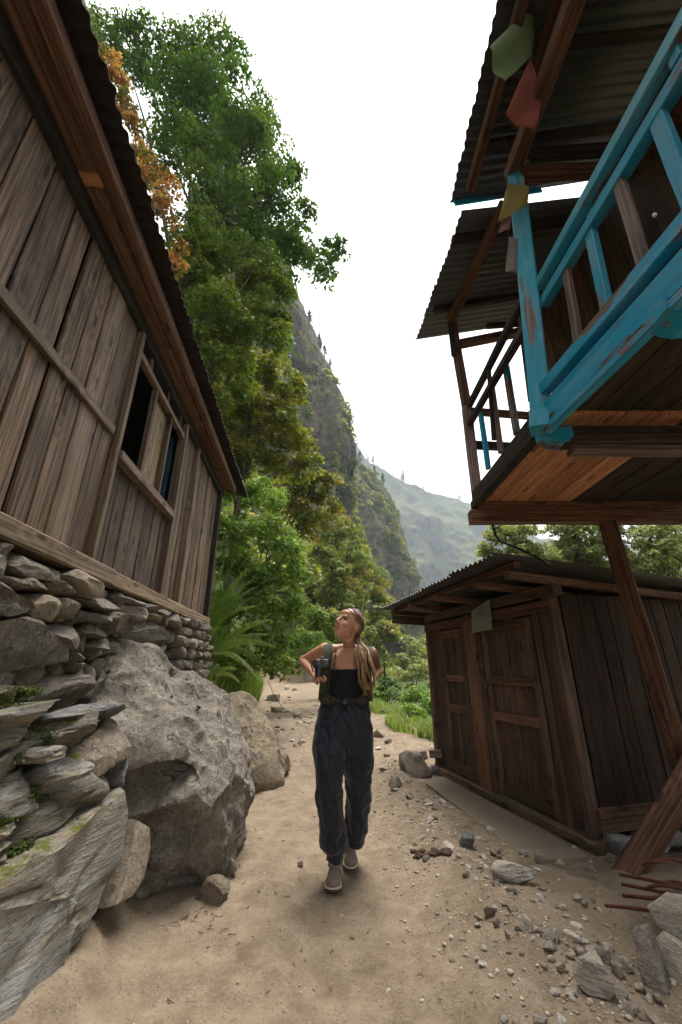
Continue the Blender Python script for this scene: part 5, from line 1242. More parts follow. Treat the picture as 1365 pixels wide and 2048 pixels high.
legB = loft([ls(711, 1440, 28, 3.31, 1.2), ls(713, 1475, 31, 3.33, 1.2), ls(714, 1515, 31, 3.35, 1.15), ls(717, 1555, 25.5, 3.38, 1.1), ls(717, 1595, 23, 3.41, 1.1), ls(714, 1630, 20.5, 3.44, 1.1), ls(712, 1660, 19, 3.47, 1.1), ls(711, 1680, 15.5, 3.49, 1.1), ls(710, 1692, 13.5, 3.50)])
zc = P(668, 1690, 3.24).z
def folds(c):
    f1 = ridged(np.stack([c[:, 0] * 7 + c[:, 2] * 3, c[:, 1] * 5, c[:, 2] * 1.6], 1) + 3, 3) * .008
    low = np.exp(-((c[:, 2] - .32) / .28) ** 2)
    f2 = np.sin((c[:, 2] * 42 + c[:, 0] * 26 + fbm(c * 5, 2) * 5)) * .0055 * low + ridged(c * np.array([9, 9, 15]), 3) * .006 * low
    cr = np.exp(-((c[:, 2] - .98) / .14) ** 2); f3 = np.sin(np.abs(c[:, 0] - .015) * 95 + c[:, 2] * 60) * .0045 * cr
    f4 = ridged(np.stack([c[:, 0] * 13 + c[:, 2] * 2.2, c[:, 1] * 9, c[:, 2] * 2.4], 1) + 11, 3) * .0075
    return f1 * 1.3 + f2 * .8 + f3 + f4 - .009
tro, _ = organic('trousers', [pelv, legF, legB], .0065, M['trousers'], wm, 3, .5, folds)
# shoes
def shoe(toe, heel, lift, name_l):
    toe, heel = Vector(toe), Vector(heel); ax = (toe - heel); L = ax.length; ax.normalize(); sdv = ax.cross(UP).normalized(); upv = sdv.cross(ax).normalized()
    def q(a, s, h): return heel + ax * (a * L) + sdv * s + upv * h
    sh = bpy.data.objects.new('shoe', None); place(sh, Matrix.Translation(heel), wm)
    axes = (sdv, ax, upv)
    up_ = [ell(q(.80, 0, .042), axes, (.047, .06, .037)), ell(q(.58, 0, .044), axes, (.042, .085, .044)), ell(q(.36, 0, .055), axes, (.038, .08, .055)), ell(q(.14, 0, .05), axes, (.036, .045, .055)),
           tg([q(.70, 0, .05), q(.5, 0, .074), q(.34, 0, .10)], [(.034, .018), (.033, .022), (.032, .022)], 12), tg([q(.2, 0, .05), q(.2, 0, .10), q(.2, 0, .135)], [(.038, .05), (.036, .048), (.038, .050)], 14)]
    organic('upper', up_, .004, M['shoe'], sh, 3)
    prof = [(0, .024), (.06, .036), (.25, .039), (.45, .040), (.65, .049), (.82, .051), (.93, .042), (.985, .026), (1.01, .0)]
    for nm, z0, z1, g, mt in (('midsole', .010, .027, .003, 'sole'), ('outsole', .0, .012, .0045, 'tread')):
        ol = [(a, s + g) for a, s in prof] + [(a, -s - g) for a, s in reversed(prof[:-1])]
        V = [tuple(q(a, s, z0 + (.012 if a > .9 else 0))) for a, s in ol] + [tuple(q(a, s * .97, z1 + (.004 if a > .9 or a < .1 else 0))) for a, s in ol]; n = len(ol)
        mesh_obj(nm, V, [tuple(range(n - 1, -1, -1)), tuple(range(n, 2 * n))] + [(i, (i + 1) % n, (i + 1) % n + n, i + n) for i in range(n)], M[mt], sh, None, True, 50)
    lc = []
    for i in range(5):
        a = .60 - i * .062; h = .079 + i * .0135; s0 = .026
        lc.append([q(a, -s0, h - .010), q(a - .03, 0, h + .009), q(a - .06, s0, h - .002)]); lc.append([q(a, s0, h - .010), q(a - .03, 0, h + .010), q(a - .06, -s0, h - .002)])
    lc.append([q(.31, 0, .142), q(.36, -.03, .135), q(.40, -.04, .105), q(.37, -.02, .118), q(.31, 0, .142)]); lc.append([q(.31, 0, .142), q(.36, .03, .135), q(.42, .038, .10), q(.37, .02, .118), q(.31, 0, .142)])
    V, Fc = [], []
    for l_ in lc:
        v, f = tube_geo(l_, .0045, 6, len(V)); V += v; Fc += f
    mesh_obj('laces', [tuple(p_) for p_ in V], Fc, M['lace'], sh, None, True)
tf = PZ(665, 1789, .0); shoe(tf, tf + Vector((.02, .285, .0)), 0, 'front')
tb_ = PZ(703, 1745, .0); shoe(tb_, tb_ + Vector((-.015, .272, .055)), 0, 'back')
# hair
v, f = ico(5); A = np.array([tuple(hr), tuple(hf), tuple(hu)])
lim = v * np.array([.080, .103, .096]); keep = (lim[:, 1] * .8 - (lim[:, 2] + .012) * .62 < .019) & (lim[:, 2] > -.075) & ~((lim[:, 2] < -.004) & (lim[:, 1] > -.035))
ff = f[keep[f].all(1)]
gro = 1 + .02 * np.sin(np.arctan2(lim[:, 0], lim[:, 2] + .05) * 60)
hv = (np.stack([lim[:, 0], lim[:, 1] - .014, lim[:, 2] + .030], 1) * gro[:, None] * HS) @ A + np.array(tuple(HC))
used = np.unique(ff); remap = -np.ones(len(v), int); remap[used] = np.arange(len(used))
cap = mesh_obj('hair', hv[used], remap[ff], M['hair'], wm, None, True); mcap = cap.modifiers.new('thick', 'SOLIDIFY'); mcap.thickness = .008; mcap.offset = -1
rs2 = np.random.RandomState(12)
setcol(cap, np.array([.15, .085, .042]) * (1 + .35 * np.sin(np.arctan2(lim[used, 0], lim[used, 2] + .05) * 60))[:, None])
T0 = np.array(tuple(P(713, 1272, 3.29))); path = np.array([tuple(P(*q_)) for q_ in ((713, 1272, 3.29), (722, 1286, 3.24), (727, 1304, 3.185), (728, 1326, 3.155), (731, 1350, 3.14), (734, 1372, 3.14), (736, 1392, 3.15))])
wid = np.array([.012, .026, .046, .056, .052, .038, .016]); V, Fc, Cc = [], [], []
tts = np.linspace(0, 1, 14); sidx = np.linspace(0, 1, 7)
cent = np.stack([np.interp(tts, sidx, path[:, k]) for k in range(3)], 1); wds = np.interp(tts, sidx, wid)
shades = np.array([(.50, .31, .14), (.40, .235, .10), (.60, .41, .21), (.27, .15, .065), (.18, .10, .045)])
for i in range(620):
    a = rs2.uniform(-1, 1); b = rs2.uniform(-1, .6); end = rs2.uniform(.6, 1.06); ph = round(a * 3) + rs2.uniform(0, 1.2); amp = rs2.uniform(.004, .011)
    n = 12; ts = np.linspace(0, end, n); pts = []
    for t in ts:
        c = np.array([np.interp(t, tts, cent[:, k]) for k in range(3)]); w = np.interp(t, tts, wds); c[0] += .05 * (round(a * 2.4) / 2.4) * max(0, t - .35) ** 1.5 + .012 * math.sin(t * 6 + round(a * 2.4) * 2)
        pts.append(c + np.array([a * w + amp * math.sin(t * 17 + ph), b * w * .55 - .012 + amp * math.cos(t * 13 + ph), .004 * math.sin(t * 9 + ph)]))
    r0 = rs2.uniform(.0008, .0022); v_, f_ = tube_geo(pts, [r0 * (.6 + .4 * math.sin(math.pi * min(1, k / n + .15))) * (1 - .75 * (k / n) ** 3) for k in range(n)], 4, len(V)); V += v_; Fc += f_
    Cc += [shades[(int(round(a * 4.5)) * 3 + (i % 7 == 0)) % 5] * rs2.uniform(.55, 1.3)] * len(v_)
for i in range(70):                                   # loose hair drawn back over the ear to the tie
    a = rs2.uniform(-.4, 1.7); s0 = H(-.078 * math.sin(a) if False else .078 * math.cos(a) * (1 if rs2.rand() < .6 else -1), .0 + rs2.uniform(-.06, .03), .03 + .085 * math.sin(a)); s0 = np.array(tuple(s0))
    m_ = s0 * .5 + T0 * .5 + (s0 - np.array(tuple(HC))) * .25 + np.array([.01, .02, .0]); pts = [s0 * (1 - t) ** 2 + 2 * m_ * t * (1 - t) + T0 * t * t for t in np.linspace(0, 1, 8)]
    v_, f_ = tube_geo(pts, .0022, 4, len(V)); V += v_; Fc += f_; Cc += [shades[rs2.randint(5)] * .6] * len(v_)
pony = mesh_obj('ponytail', [tuple(p_) for p_ in V], Fc, M['hair'], wm, None, True); setcol(pony, np.array(Cc))
# necklace
nk = [P(679, 1298, 3.235), P(681, 1306, 3.205), P(684, 1314, 3.19), P(686, 1319, 3.186), P(690, 1312, 3.19), P(695, 1304, 3.205), P(700, 1297, 3.235)]
neckl = tube('necklace', nk, .0016, M['gold'], wm, 5)
pd_v, pd_f = ell(P(686, 1323, 3.178), XYZ, (.008, .006, .013), 2); mesh_obj('pendant', pd_v, pd_f, M['gold'], neckl, None, True)
# sunglasses pushed up into the hair
sgl = thing('sunglasses', 'pink tinted sunglasses pushed up on the woman\'s head', 'sunglasses', H(0, .03, .12))
def band(a0, a1, wdt, mat, nm, rad=.109, lift=.35):
    n = 20; V = []; c = H(0, -.02, .025); d0 = (hf * .42 + hu * .9).normalized(); d1 = (hf * .9 - hu * .42).normalized()
    for i in range(n):
        a = R(a0 + (a1 - a0) * i / (n - 1)); dr_ = d0 * math.cos(a) + hr * math.sin(a) * .86
        for w_, o_ in ((-1, 0), (1, 0), (1, -.004), (-1, -.004)): V.append(tuple(c + dr_ * ((rad + o_) * HS) + d1 * (w_ * wdt)))
    Fc = []
    for i in range(n - 1):
        for k in range(4): Fc.append((i * 4 + k, i * 4 + (k + 1) % 4, i * 4 + 4 + (k + 1) % 4, i * 4 + 4 + k))
    Fc += [(3, 2, 1, 0), tuple((n - 1) * 4 + k for k in range(4))]
    mesh_obj(nm, V, Fc, M[mat], sgl, None, True, 40)
band(-68, -6, .020, 'lens', 'lens'); band(6, 68, .020, 'lens', 'lens'); band(-72, 72, .006, 'plastic', 'frame', .111)
for s_ in (1, -1): tube('temple', [H(s_ * .082, .02, .075), H(s_ * .086, -.03, .05), H(s_ * .08, -.06, .01)], .003, M['plastic'], sgl, 6)
# backpack with harness
bpk = thing('backpack', 'olive backpack with padded straps and hip belt on the woman\'s back', 'backpack', P(695, 1400, 3.5))
c_ = P(697, 1350, 3.52); organic('pack', [ell(c_, XYZ, (.15, .11, .24)), ell(c_ + Vector((0, 0, -.12)), XYZ, (.155, .12, .14)), ell(c_ + Vector((0, 0, .12)), XYZ, (.14, .10, .12))], .01, M['olive'], bpk)
def ribbon(nm, pts, hw, th, mat, nrm=(0, -1, .0)):
    V, Fc = [], []; n = len(pts); pts = [Vector(p) for p in pts]
    cr = []
    for i in range(n - 1):
        for t in (0, .25, .5, .75):
            p0, p1, p2, p3 = pts[max(i - 1, 0)], pts[i], pts[i + 1], pts[min(i + 2, n - 1)]
            cr.append(.5 * ((2 * p1) + (p2 - p0) * t + (2 * p0 - 5 * p1 + 4 * p2 - p3) * t * t + (3 * p1 - p0 - 3 * p2 + p3) * t ** 3))
    cr.append(pts[-1]); n = len(cr)
    for i in range(n):
        t = (cr[min(i + 1, n - 1)] - cr[max(i - 1, 0)]).normalized(); sv = t.cross(Vector((0, -1, .35))).normalized(); sv = Vector((abs(sv.x) + 1e-3, sv.y if sv.x > 0 else -sv.y, 0)).normalized(); nv_ = sv.cross(t).normalized()
        if nv_.y > 0 and i > 6: nv_ = -nv_
        for a, b in ((-1, -.5), (-.9, .5), (.9, .5), (1, -.5)): V.append(tuple(cr[i] + sv * (a * hw) + nv_ * (b * th)))
    for i in range(n - 1):
        for k in range(4): Fc.append((i * 4 + k, i * 4 + (k + 1) % 4, i * 4 + 4 + (k + 1) % 4, i * 4 + 4 + k))
    Fc += [(3, 2, 1, 0), tuple((n - 1) * 4 + k for k in range(4))]
    return mesh_obj(nm, V, Fc, mat, bpk, None, True, 50)
sp_ = [P(657, 1296, 3.40), P(657, 1288, 3.33), P(657, 1292, 3.25), P(656, 1308, 3.195), P(654, 1330, 3.165), P(651, 1352, 3.165), P(648, 1374, 3.18), P(646, 1400, 3.21)]
st1 = ribbon('shoulder_strap', sp_, .034, .016, M['olive']); ribbon('strap_trim', [q_ + Vector((.024, -.011, 0)) for q_ in sp_[2:]], .007, .006, M['blackweb'])
ribbon('shoulder_strap', [P(738, 1302, 3.41), P(738, 1294, 3.34), P(737, 1299, 3.26), P(736, 1315, 3.205), P(735, 1340, 3.18), P(736, 1375, 3.19), P(738, 1402, 3.22)], .032, .016, M['olive'])
zb = P(690, 1404, 3.2).z
V, Fc = [], []; n = 48; cb_ = P(690, 1404, 3.30)
for i in range(n):
    a = 2 * math.pi * i / n; fr_ = max(0, -math.sin(a)); hgt_ = .016 + .026 * (1 - max(0, (fr_ - .55) / .45)) 
    for g, z in ((.0, -1), (.012, -.8), (.012, .8), (.0, 1)): V.append((cb_.x + (.170 + g) * math.cos(a), cb_.y + (.128 + g) * math.sin(a), cb_.z + z * hgt_))
for i in range(n):
    for k in range(4): Fc.append((i * 4 + k, ((i + 1) % n) * 4 + k, ((i + 1) % n) * 4 + (k + 1) % 4, i * 4 + (k + 1) % 4))
mesh_obj('hip_belt', V, Fc, M['blackweb'], bpk, None, True, 50)
for x_, y_, d_ in ((652, 1399, 3.185), (726, 1402, 3.185)):
    o_ = organic('belt_pocket', [ell(P(x_, y_, d_), XYZ, (.045, .018, .036)), ell(P(x_ + (9 if x_ < 690 else -9), y_ + 1, d_), XYZ, (.045, .016, .026))], .006, M['olive'], bpk)[0]
    tube('pocket_trim', [P(x_, y_, d_ - .028) + Vector((.042 * math.cos(a), .01 * abs(math.cos(a)), .036 * math.sin(a))) for a in np.linspace(0, 6.28, 20)], .004, M['blackweb'], o_, 6)
bkl = mesh_obj('buckle', *[np.array(ell(P(690, 1406, 3.158), XYZ, (.028, .01, .017), 2)[0]), ico(2)[1]], M['plastic'], bpk, None, True, 40)
# camera clipped on the strap
cmr = thing('photo_camera', 'small black camera clipped to the backpack strap', 'camera', P(645, 1330, 3.12))
cc0 = P(644, 1324, 3.115)
bv, bf = rock_geo(1, 4, (.058, .030, .031), boxy=9, cuts=0, rough=0.0); mesh_obj('body', bv, bf, M['plastic'], cmr, Matrix.Translation(cc0 + Vector((0, 0, -.012))), True, 40)
lv, lf = tube_geo([cc0 + Vector((-.02, -.005, -.03)), cc0 + Vector((-.022, -.012, -.075)), cc0 + Vector((-.022, -.014, -.10))], [.029, .028, .025], 20); mesh_obj('lens', [tuple(q_) for q_ in lv], lf, M['plastic'], cmr, None, True, 50)
for dx, r_ in ((-.022, .011), (.034, .010)):
    tube('dial', [cc0 + Vector((dx, -.032, -.004)), cc0 + Vector((dx, -.041, -.003))], r_, M['plastic'], cmr, 16)
    tube('dial_ring', [cc0 + Vector((dx + r_ * math.cos(a), -.042, -.003 + r_ * math.sin(a))) for a in np.linspace(0, 6.28, 18)], .0014, M['silver'], cmr, 5)
tube('shutter_button', [cc0 + Vector((.005, -.012, .028)), cc0 + Vector((.005, -.012, .038))], .009, M['silver'], cmr, 12)
tube('camera_strap', [cc0 + Vector((-.06, .0, .01)), cc0 + Vector((-.075, .01, -.03)), cc0 + Vector((-.06, .03, -.07))], .005, M['plastic'], cmr, 6)
# ---------------------------------------------------------------- loose stones, slates, steel
def gzf(x, y): return float(gz(np.array([x]), np.array([y]))[0])
def loose(px, py, wpx, hpx, mat, seed, name, label, cat='stone', group=None, sub=3, depth=1.0, sink=.5, **kw):
    g = PZ(px, py + hpx * .35, 0); k = g.y / ray(px, py).y; w = wpx / F * k / 2; h = hpx / F * k / 2
    r = random.Random(seed); Mx = Matrix.Translation((g.x, g.y, gzf(g.x, g.y) + h * (1 - sink))) @ Matrix.Rotation(r.uniform(-.4, .4), 4, 'Z') @ Matrix.Rotation(r.uniform(-.15, .15), 4, 'X')
    kk = dict(boxy=2.6, cuts=14, rough=.06, cmin=.42); kk.update(kw)
    o = rock(name, Mx, seed, (w, w * depth * .8, h), M[mat], None, sub, **kk)
    return tag(o, label, cat, group)
loose(832, 1530, 84, 58, 'rock_tan', 701, 'boulder', 'pale flat-topped rock at the yard edge near the far shed corner', 'rock', sub=4)
loose(792, 1577, 38, 30, 'rock', 702, 'boulder', 'angular grey stone on the path just below the pale rock', 'rock', sub=4)
loose(938, 1693, 42, 38, 'rock_blue', 703, 'loose_stone', 'grey rounded stone half sunk at the edge of the concrete apron')
loose(1085, 1727, 34, 30, 'rock', 704, 'loose_stone', 'brown pitted stone lying on the rubble before the shed')
loose(1040, 1785, 92, 46, 'slate', 705, 'stone_slab', 'long pale flat slab lying in the rubble strip', sub=4, strata=.05)
loose(600, 1724, 15, 12, 'rock', 706, 'loose_stone', 'single dark round pebble near the woman\'s front shoe')
loose(1203, 2012, 92, 66, 'slate', 707, 'stone_slab', 'pale block of stone at the foot of the slate pile', sub=4)
loose(420, 1775, 78, 60, 'bank', 708, 'rock', 'low earthy stone at the foot of the boulder', 'rock', sub=4, sink=.85)
loose(460, 1735, 30, 34, 'rock', 709, 'rock', 'dark stone wedged under the right side of the boulder', 'rock')
loose(545, 1405, 36, 24, 'rock_tan', 710, 'rock', 'tan rock at the foot of the bank beyond the outcrop', 'rock')
loose(552, 1428, 34, 20, 'rock_tan', 711, 'rock', 'broken tan rock on the path below the bank', 'rock')
loose(594, 1437, 24, 18, 'rock_tan', 712, 'rock', 'pale rock in the middle of the far path', 'rock')
loose(845, 1518, 30, 20, 'rock', 713, 'rock', 'grey stone under the far shed corner', 'rock'); loose(862, 1543, 34, 18, 'rock_blue', 714, 'rock', 'flat grey stone against the shed sill', 'rock')
loose(760, 1470, 26, 18, 'rock_tan', 715, 'rock', 'tan stone where the grass meets the path', 'rock'); loose(775, 1485, 22, 14, 'rock', 716, 'rock', 'brown stone where the grass meets the path', 'rock')
SLAB = {'rock_tan': 'loose tan stone %s lying in the rubble strip of the yard', 'slate': 'loose pale grey stone %s lying in the rubble strip of the yard', 'rock': 'loose dark brown stone %s lying in the rubble strip of the yard'}
RS = [(990, 1712, 26, 20), (1010, 1742, 22, 14), (1120, 1735, 24, 20), (1150, 1700, 18, 16), (1000, 1725, 16, 12), (1050, 1720, 20, 16), (985, 1860, 26, 22), (960, 1872, 18, 12), (1000, 1882, 22, 16), (1060, 1890, 20, 18), (1045, 1905, 18, 14), (1095, 1925, 22, 18), (1075, 1912, 24, 14),
      (1160, 1830, 22, 18), (1175, 1842, 20, 16), (1172, 1955, 26, 30), (1245, 1975, 28, 34), (1265, 1970, 26, 32), (1150, 1968, 20, 12), (1130, 1990, 22, 20), (1170, 1990, 20, 16), (1110, 1975, 18, 12), (1210, 1930, 16, 18), (965, 1770, 16, 12), (935, 1782, 18, 12), (1005, 1800, 22, 14), (905, 1920, 16, 12),
      (955, 1932, 12, 10), (1030, 1830, 22, 16), (1185, 1745, 20, 14), (1195, 1775, 16, 12), (1080, 1760, 18, 9), (870, 1640, 18, 10), (920, 1745, 14, 10), (1225, 1722, 26, 18), (1260, 1700, 30, 22), (1300, 1690, 34, 24), (1330, 1700, 30, 20), (1205, 2035, 30, 22), (1290, 2010, 26, 20), (1320, 2030, 24, 22), (1150, 2030, 26, 20),
      (655, 1420, 14, 10), (575, 1385, 18, 12), (590, 1390, 12, 8), (565, 1372, 14, 9), (620, 1370, 12, 8), (605, 1485, 14, 10), (590, 1492, 12, 8), (612, 1450, 12, 8), (600, 1360, 10, 7), (640, 1378, 10, 7), (775, 1515, 16, 10), (758, 1500, 14, 9), (770, 1545, 22, 10)]
for i, (x, y, w, h) in enumerate(RS):
    near_ = y > 1650; mt_ = ['rock_tan', 'slate', 'rock_tan', 'slate', 'rock', 'slate'][(i * 7) % 6]; sz_ = 'block' if w >= 22 else 'lump'
    loose(x, y, w, h, mt_, 730 + i, 'loose_stone', SLAB[mt_] % sz_ if near_ else SLAB[mt_].replace('in the rubble strip of the yard', 'on the far stretch of the path') % ('block' if w >= 14 else 'lump'), 'stone', 'loose stones in the rubble strip' if near_ else 'loose stones on the far path', sub=2 if w < 20 else 3)
rq = random.Random(55)
for i in range(110):                                  # rubble strip between path and yard
    y = rq.uniform(1.7, 5.2); x = float(np.interp(y, [1.5, 2.5, 3.5, 5, 7], [1.0, .95, .78, .72, .8])) + rq.gauss(.06, .2); s_ = .016 + .03 * rq.random() ** 2.5
    mt_ = rq.choice(['rock_tan', 'slate', 'slate', 'rock'])
    Mx = Matrix.Translation((x, y, gzf(x, y) + s_ * .12)) @ Matrix.Rotation(rq.uniform(0, 6.28), 4, 'Z') @ Matrix.Rotation(rq.uniform(-.4, .4), 4, 'X')
    tag(rock('loose_stone', Mx, 1200 + i, (s_ * 1.3, s_, s_ * .7), M[mt_], None, 2, boxy=3, cuts=12, rough=.06, cmin=.42, sharp=22), SLAB[mt_] % ('chip' if s_ < .022 else 'lump'), 'stone', 'loose stones in the rubble strip')
for i in range(70):                                   # rubble on the far path
    y = rq.uniform(7, 17); x = rq.uniform(float(foot(y)) + .05, min(.3, float(path_right(y)))); s_ = .03 + .07 * rq.random() ** 2.5; mt_ = rq.choice(['rock_tan', 'slate', 'rock_tan', 'rock'])
    Mx = Matrix.Translation((x, y, gzf(x, y) + s_ * .1)) @ Matrix.Rotation(rq.uniform(0, 6.28), 4, 'Z') @ Matrix.Rotation(rq.uniform(-.4, .4), 4, 'X')
    tag(rock('loose_stone', Mx, 1500 + i, (s_ * 1.3, s_, s_ * .7), M[mt_], None, 2, boxy=3, cuts=12, rough=.06, cmin=.42, sharp=22), SLAB[mt_].replace('in the rubble strip of the yard', 'on the far stretch of the path') % ('block' if s_ > .06 else 'lump'), 'stone', 'loose stones on the far path')
# fine gravel: nobody could count it
rg2 = np.random.RandomState(5); V, Fc = [], []; fv, ff_ = ico(1); N = 9000; nV = 0
AV, AF = [], []
while N > 0:
    if rg2.rand() < .62:
        y = rg2.uniform(1.5, 6.5); x = np.interp(y, [1.5, 2.5, 3.5, 5, 7], [1.0, .95, .78, .72, .8]) + rg2.normal() * .26
    else: y = rg2.uniform(1.4, 14) ; x = rg2.uniform(-1.6, 2.2) if y < 6 else rg2.uniform(foot(y) + .1, path_right(y) + .2)
    if y < 4.3 and x < -.75 - .1 * (y < 3): continue
    s = .0028 + .011 * rg2.rand() ** 5 + (.004 if y > 6 else 0)
    N -= 1; sc_ = np.array([s * rg2.uniform(.8, 1.6), s * rg2.uniform(.8, 1.4), s * rg2.uniform(.45, .9)]); a = rg2.uniform(0, 6.28)
    q = fv * sc_ * rg2.uniform(.55, 1.3, (len(fv), 1)); q = np.stack([q[:, 0] * math.cos(a) - q[:, 1] * math.sin(a), q[:, 0] * math.sin(a) + q[:, 1] * math.cos(a), q[:, 2]], 1)
    AV.append((q, x, y, sc_[2])); 
xy = np.array([(a[1], a[2]) for a in AV]); zz = gz(xy[:, 0], xy[:, 1])
allV = np.concatenate([a[0] + np.array([a[1], a[2], z + a[3] * .08]) for a, z in zip(AV, zz)]); allF = np.concatenate([ff_ + i * len(fv) for i in range(len(AV))])
gm, gn, gl, gb, go = nt('gravel'); ga = gn.new('ShaderNodeAttribute'); ga.attribute_name = 'tint'; gl.new(ga.outputs['Color'], gb.inputs['Base Color']); gb.inputs['Roughness'].default_value = .9
gr = mesh_obj('gravel', allV, allF, gm); tag(gr, 'fine loose gravel scattered over the dirt path and yard', 'gravel', kind='stuff')
gpal = np.array([(.30, .235, .165), (.24, .185, .13), (.34, .285, .215), (.27, .24, .20), (.18, .135, .095), (.38, .34, .28)])
setcol(gr, np.repeat(gpal[rg2.randint(0, 6, len(AV))] * rg2.uniform(.85, 1.3, (len(AV), 1)), len(fv), 0))
# moss cushions in the joints of the terrace wall
mp, mr_ = [], []
for (x, y, r_) in ((20, 1392, 26), (55, 1385, 18), (170, 1527, 18), (180, 1545, 14), (20, 1715, 24), (10, 1745, 26), (45, 1700, 14), (55, 1590, 14), (30, 1520, 14), (115, 1640, 10), (140, 1598, 10), (5, 1640, 16), (100, 1480, 10)):
    for _ in range(7):
        mp.append(tuple(PP(x + rg2.normal() * r_ * .5, y + rg2.normal() * r_ * .3, to - TN * .03, TN))); mr_.append(.022 + .02 * rg2.rand())
p_m, n_m, c_m = clump_leaves(mp, mr_, 90000, [(.06, .085, .012), (.10, .12, .018), (.15, .15, .025), (.04, .06, .012)], 640)
tag(leaf_mesh('moss', p_m, n_m, .011, c_m, M['leaf'], None, .7, 641), 'yellow-green moss in the joints of the terrace wall', 'moss', kind='stuff')
# twigs and dry leaf scraps
V, Fc = [], []
for i in range(90):
    y = rg2.uniform(1.6, 4.2); x = rg2.uniform(-.9, 1.6); a = rg2.uniform(0, 6.28); L = rg2.uniform(.015, .05); z = gzf(x, y) + .004
    v_, f_ = tube_geo([(x, y, z), (x + math.cos(a) * L * .5, y + math.sin(a) * L * .5, z + .004), (x + math.cos(a + .3) * L, y + math.sin(a + .3) * L, z)], [.0022, .0026, .001], 5, len(V)); V += v_; Fc += f_
for i in range(16):                                   # straw gathered below the boulder
    c = PZ(300 + rg2.rand() * 180, 1815 + rg2.rand() * 60, 0); a = rg2.uniform(0, 6.28); L = rg2.uniform(.03, .08); z = gzf(c.x, c.y) + .005
    v_, f_ = tube_geo([(c.x, c.y, z), (c.x + math.cos(a) * L * .5, c.y + math.sin(a) * L * .5, z + .006), (c.x + math.cos(a + .5) * L, c.y + math.sin(a + .5) * L, z)], [.002, .0032, .001], 5, len(V)); V += v_; Fc += f_
lt = mesh_obj('litter', [tuple(q) for q in V], Fc, M['bare']); tag(lt, 'bits of dry twig and straw littered over the path', 'litter', kind='stuff')
# dung
dv_, df_ = [], []
for i in range(26):
    c = PZ(818 + rg2.rand() * 85, 1712 + rg2.rand() * 14 + .14 * 0, 0); t = rg2.rand(); c = PZ(820 + t * 80, 1712 + t * 26 + rg2.uniform(-7, 7), 0)
    v, f = rock_geo(900 + i, 2, (.03, .022, .012), boxy=2.2, cuts=4, rough=.2); o_ = len(dv_); dv_ += [tuple(q + np.array((c.x, c.y, gzf(c.x, c.y) + .006))) for q in v]; df_ += [tuple(int(k) + o_ for k in q) for q in f]
dg_ = mesh_obj('dung', dv_, df_, plain('dried_dung', (.06, .035, .024), .95, .4, 90, 0, .6), None, None, True); tag(dg_, 'dark crumbled dung lying on the path to the right of the woman', 'dung')
# slates at the right edge
TNs = Vector((-.62, -.72, .30)).normalized()
def slate(poly, o, seed, th, lb, amp=.012):
    pl = [PP(x, y, Vector(o), TNs) for x, y in poly]; ob = slab_from(pl, TNs, th, seed, 'slate', 'stone_slab', None, amp, lay=9.0)
    tag(ob, lb, 'stone slab')
slate([(1272, 1855), (1300, 1848), (1345, 1990), (1400, 2090), (1360, 2075), (1310, 1995), (1278, 1935)], PZ(1320, 2010, .0) + Vector((.02, .03, .06)), 61, .10, 'tall split slate standing on edge in the slate pile')
slate([(1298, 1812), (1335, 1786), (1440, 1800), (1450, 1930), (1370, 1890), (1318, 1850)], PZ(1330, 1985, 0) + Vector((.10, .10, .2)), 62, .13, 'thick weathered slate on top of the slate pile')
slate([(1312, 1878), (1330, 1862), (1450, 1945), (1450, 2110), (1372, 2020), (1330, 1935)], PZ(1345, 2005, 0) + Vector((.06, .06, .1)), 63, .09, 'slanting slate in the middle of the slate pile', .02)
loose(1395, 1880, 120, 60, 'rock', 760, 'rock', 'rough brown stone lying at the back of the slate pile', 'rock', sub=4, sink=-.2)
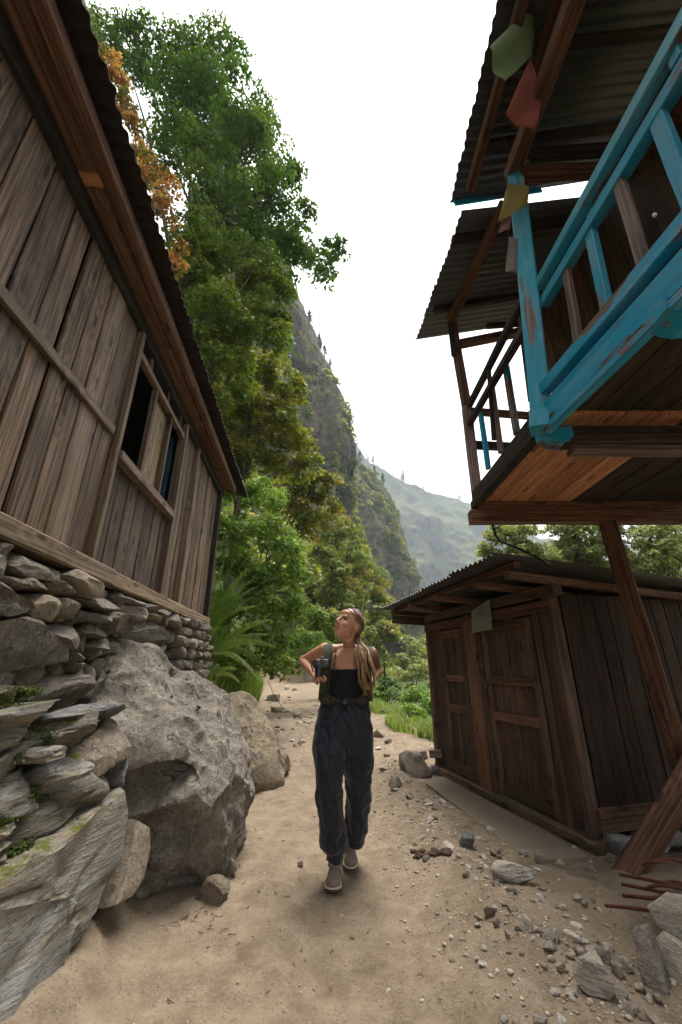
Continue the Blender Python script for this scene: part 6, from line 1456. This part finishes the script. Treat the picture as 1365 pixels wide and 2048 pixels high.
# reinforcing bars resting on the slates
def rebar(pts, lb, r=.0075):
    t = thing('steel_bar', lb, 'steel bar', pts[0], 'rusty bars by the slates')
    tube('bar', pts, r, M['rebar'], t, 8); V, Fc = [], []
    a = Vector(pts[0]); b = Vector(pts[-1]); L = (b - a).length; n = int(L / .014)
    if len(pts) == 2:
        for i in range(n):
            p = a.lerp(b, (i + .5) / n); v_, f_ = tube_geo([p - (b - a).normalized() * .0022, p + (b - a).normalized() * .0022], r * 1.18, 8, len(V)); V += v_; Fc += f_
        mesh_obj('ribs', [tuple(q) for q in V], Fc, M['rebar'], t)
for (x0, y0, d0, x1, y1, d1, lb) in ((1238, 1748, 2.72, 1420, 1784, 2.45, 'uppermost straight rusty bar beside the prop'), (1243, 1768, 2.68, 1420, 1802, 2.42, 'second rusty bar beside the prop'), (1245, 1791, 2.66, 1420, 1806, 2.40, 'short rusty bar paired with another beside the prop'), (1260, 1792, 2.62, 1420, 1812, 2.38, 'rusty bar lying against its pair beside the prop'), (1210, 1811, 2.62, 1246, 1814, 2.58, 'short rusty bar end on the dirt by the prop'), (1246, 1814, 2.56, 1420, 1836, 2.35, 'lowest rusty bar lying on the dirt by the prop')):
    rebar([P(x0, y0, d0), P(x1, y1, d1)], lb)
cpts = []
for i in range(40):
    a = i / 40 * 2 * math.pi * 1.7; cpts.append(P(1352, 1772, 2.55) + Vector((math.cos(a) * .13, math.sin(a) * .10, .004 * i - .05 + .02 * math.sin(a * 2))))
rebar(cpts, 'orange rusty bar bent into a loop on the slates', .007)
# ---------------------------------------------------------------- air
hz = mesh_obj('haze', [(x, y, z) for x in (-760, 1080) for y in (-130, 1420) for z in (-40, 620)], [(0, 1, 3, 2), (4, 6, 7, 5), (0, 4, 5, 1), (2, 3, 7, 6), (0, 2, 6, 4), (1, 5, 7, 3)], None)
hm = bpy.data.materials.new('haze_air'); hm.use_nodes = True; hn = hm.node_tree.nodes; hn.clear(); ho = hn.new('ShaderNodeOutputMaterial'); hv_ = hn.new('ShaderNodeVolumePrincipled')
hv_.inputs['Color'].default_value = (.78, .90, 1.0, 1); hv_.inputs['Density'].default_value = .00044; hv_.inputs['Anisotropy'].default_value = .2
hm.node_tree.links.new(hv_.outputs[0], ho.inputs['Volume']); hz.data.materials.append(hm)
tag(hz, 'pale blue valley haze', 'haze', kind='stuff')
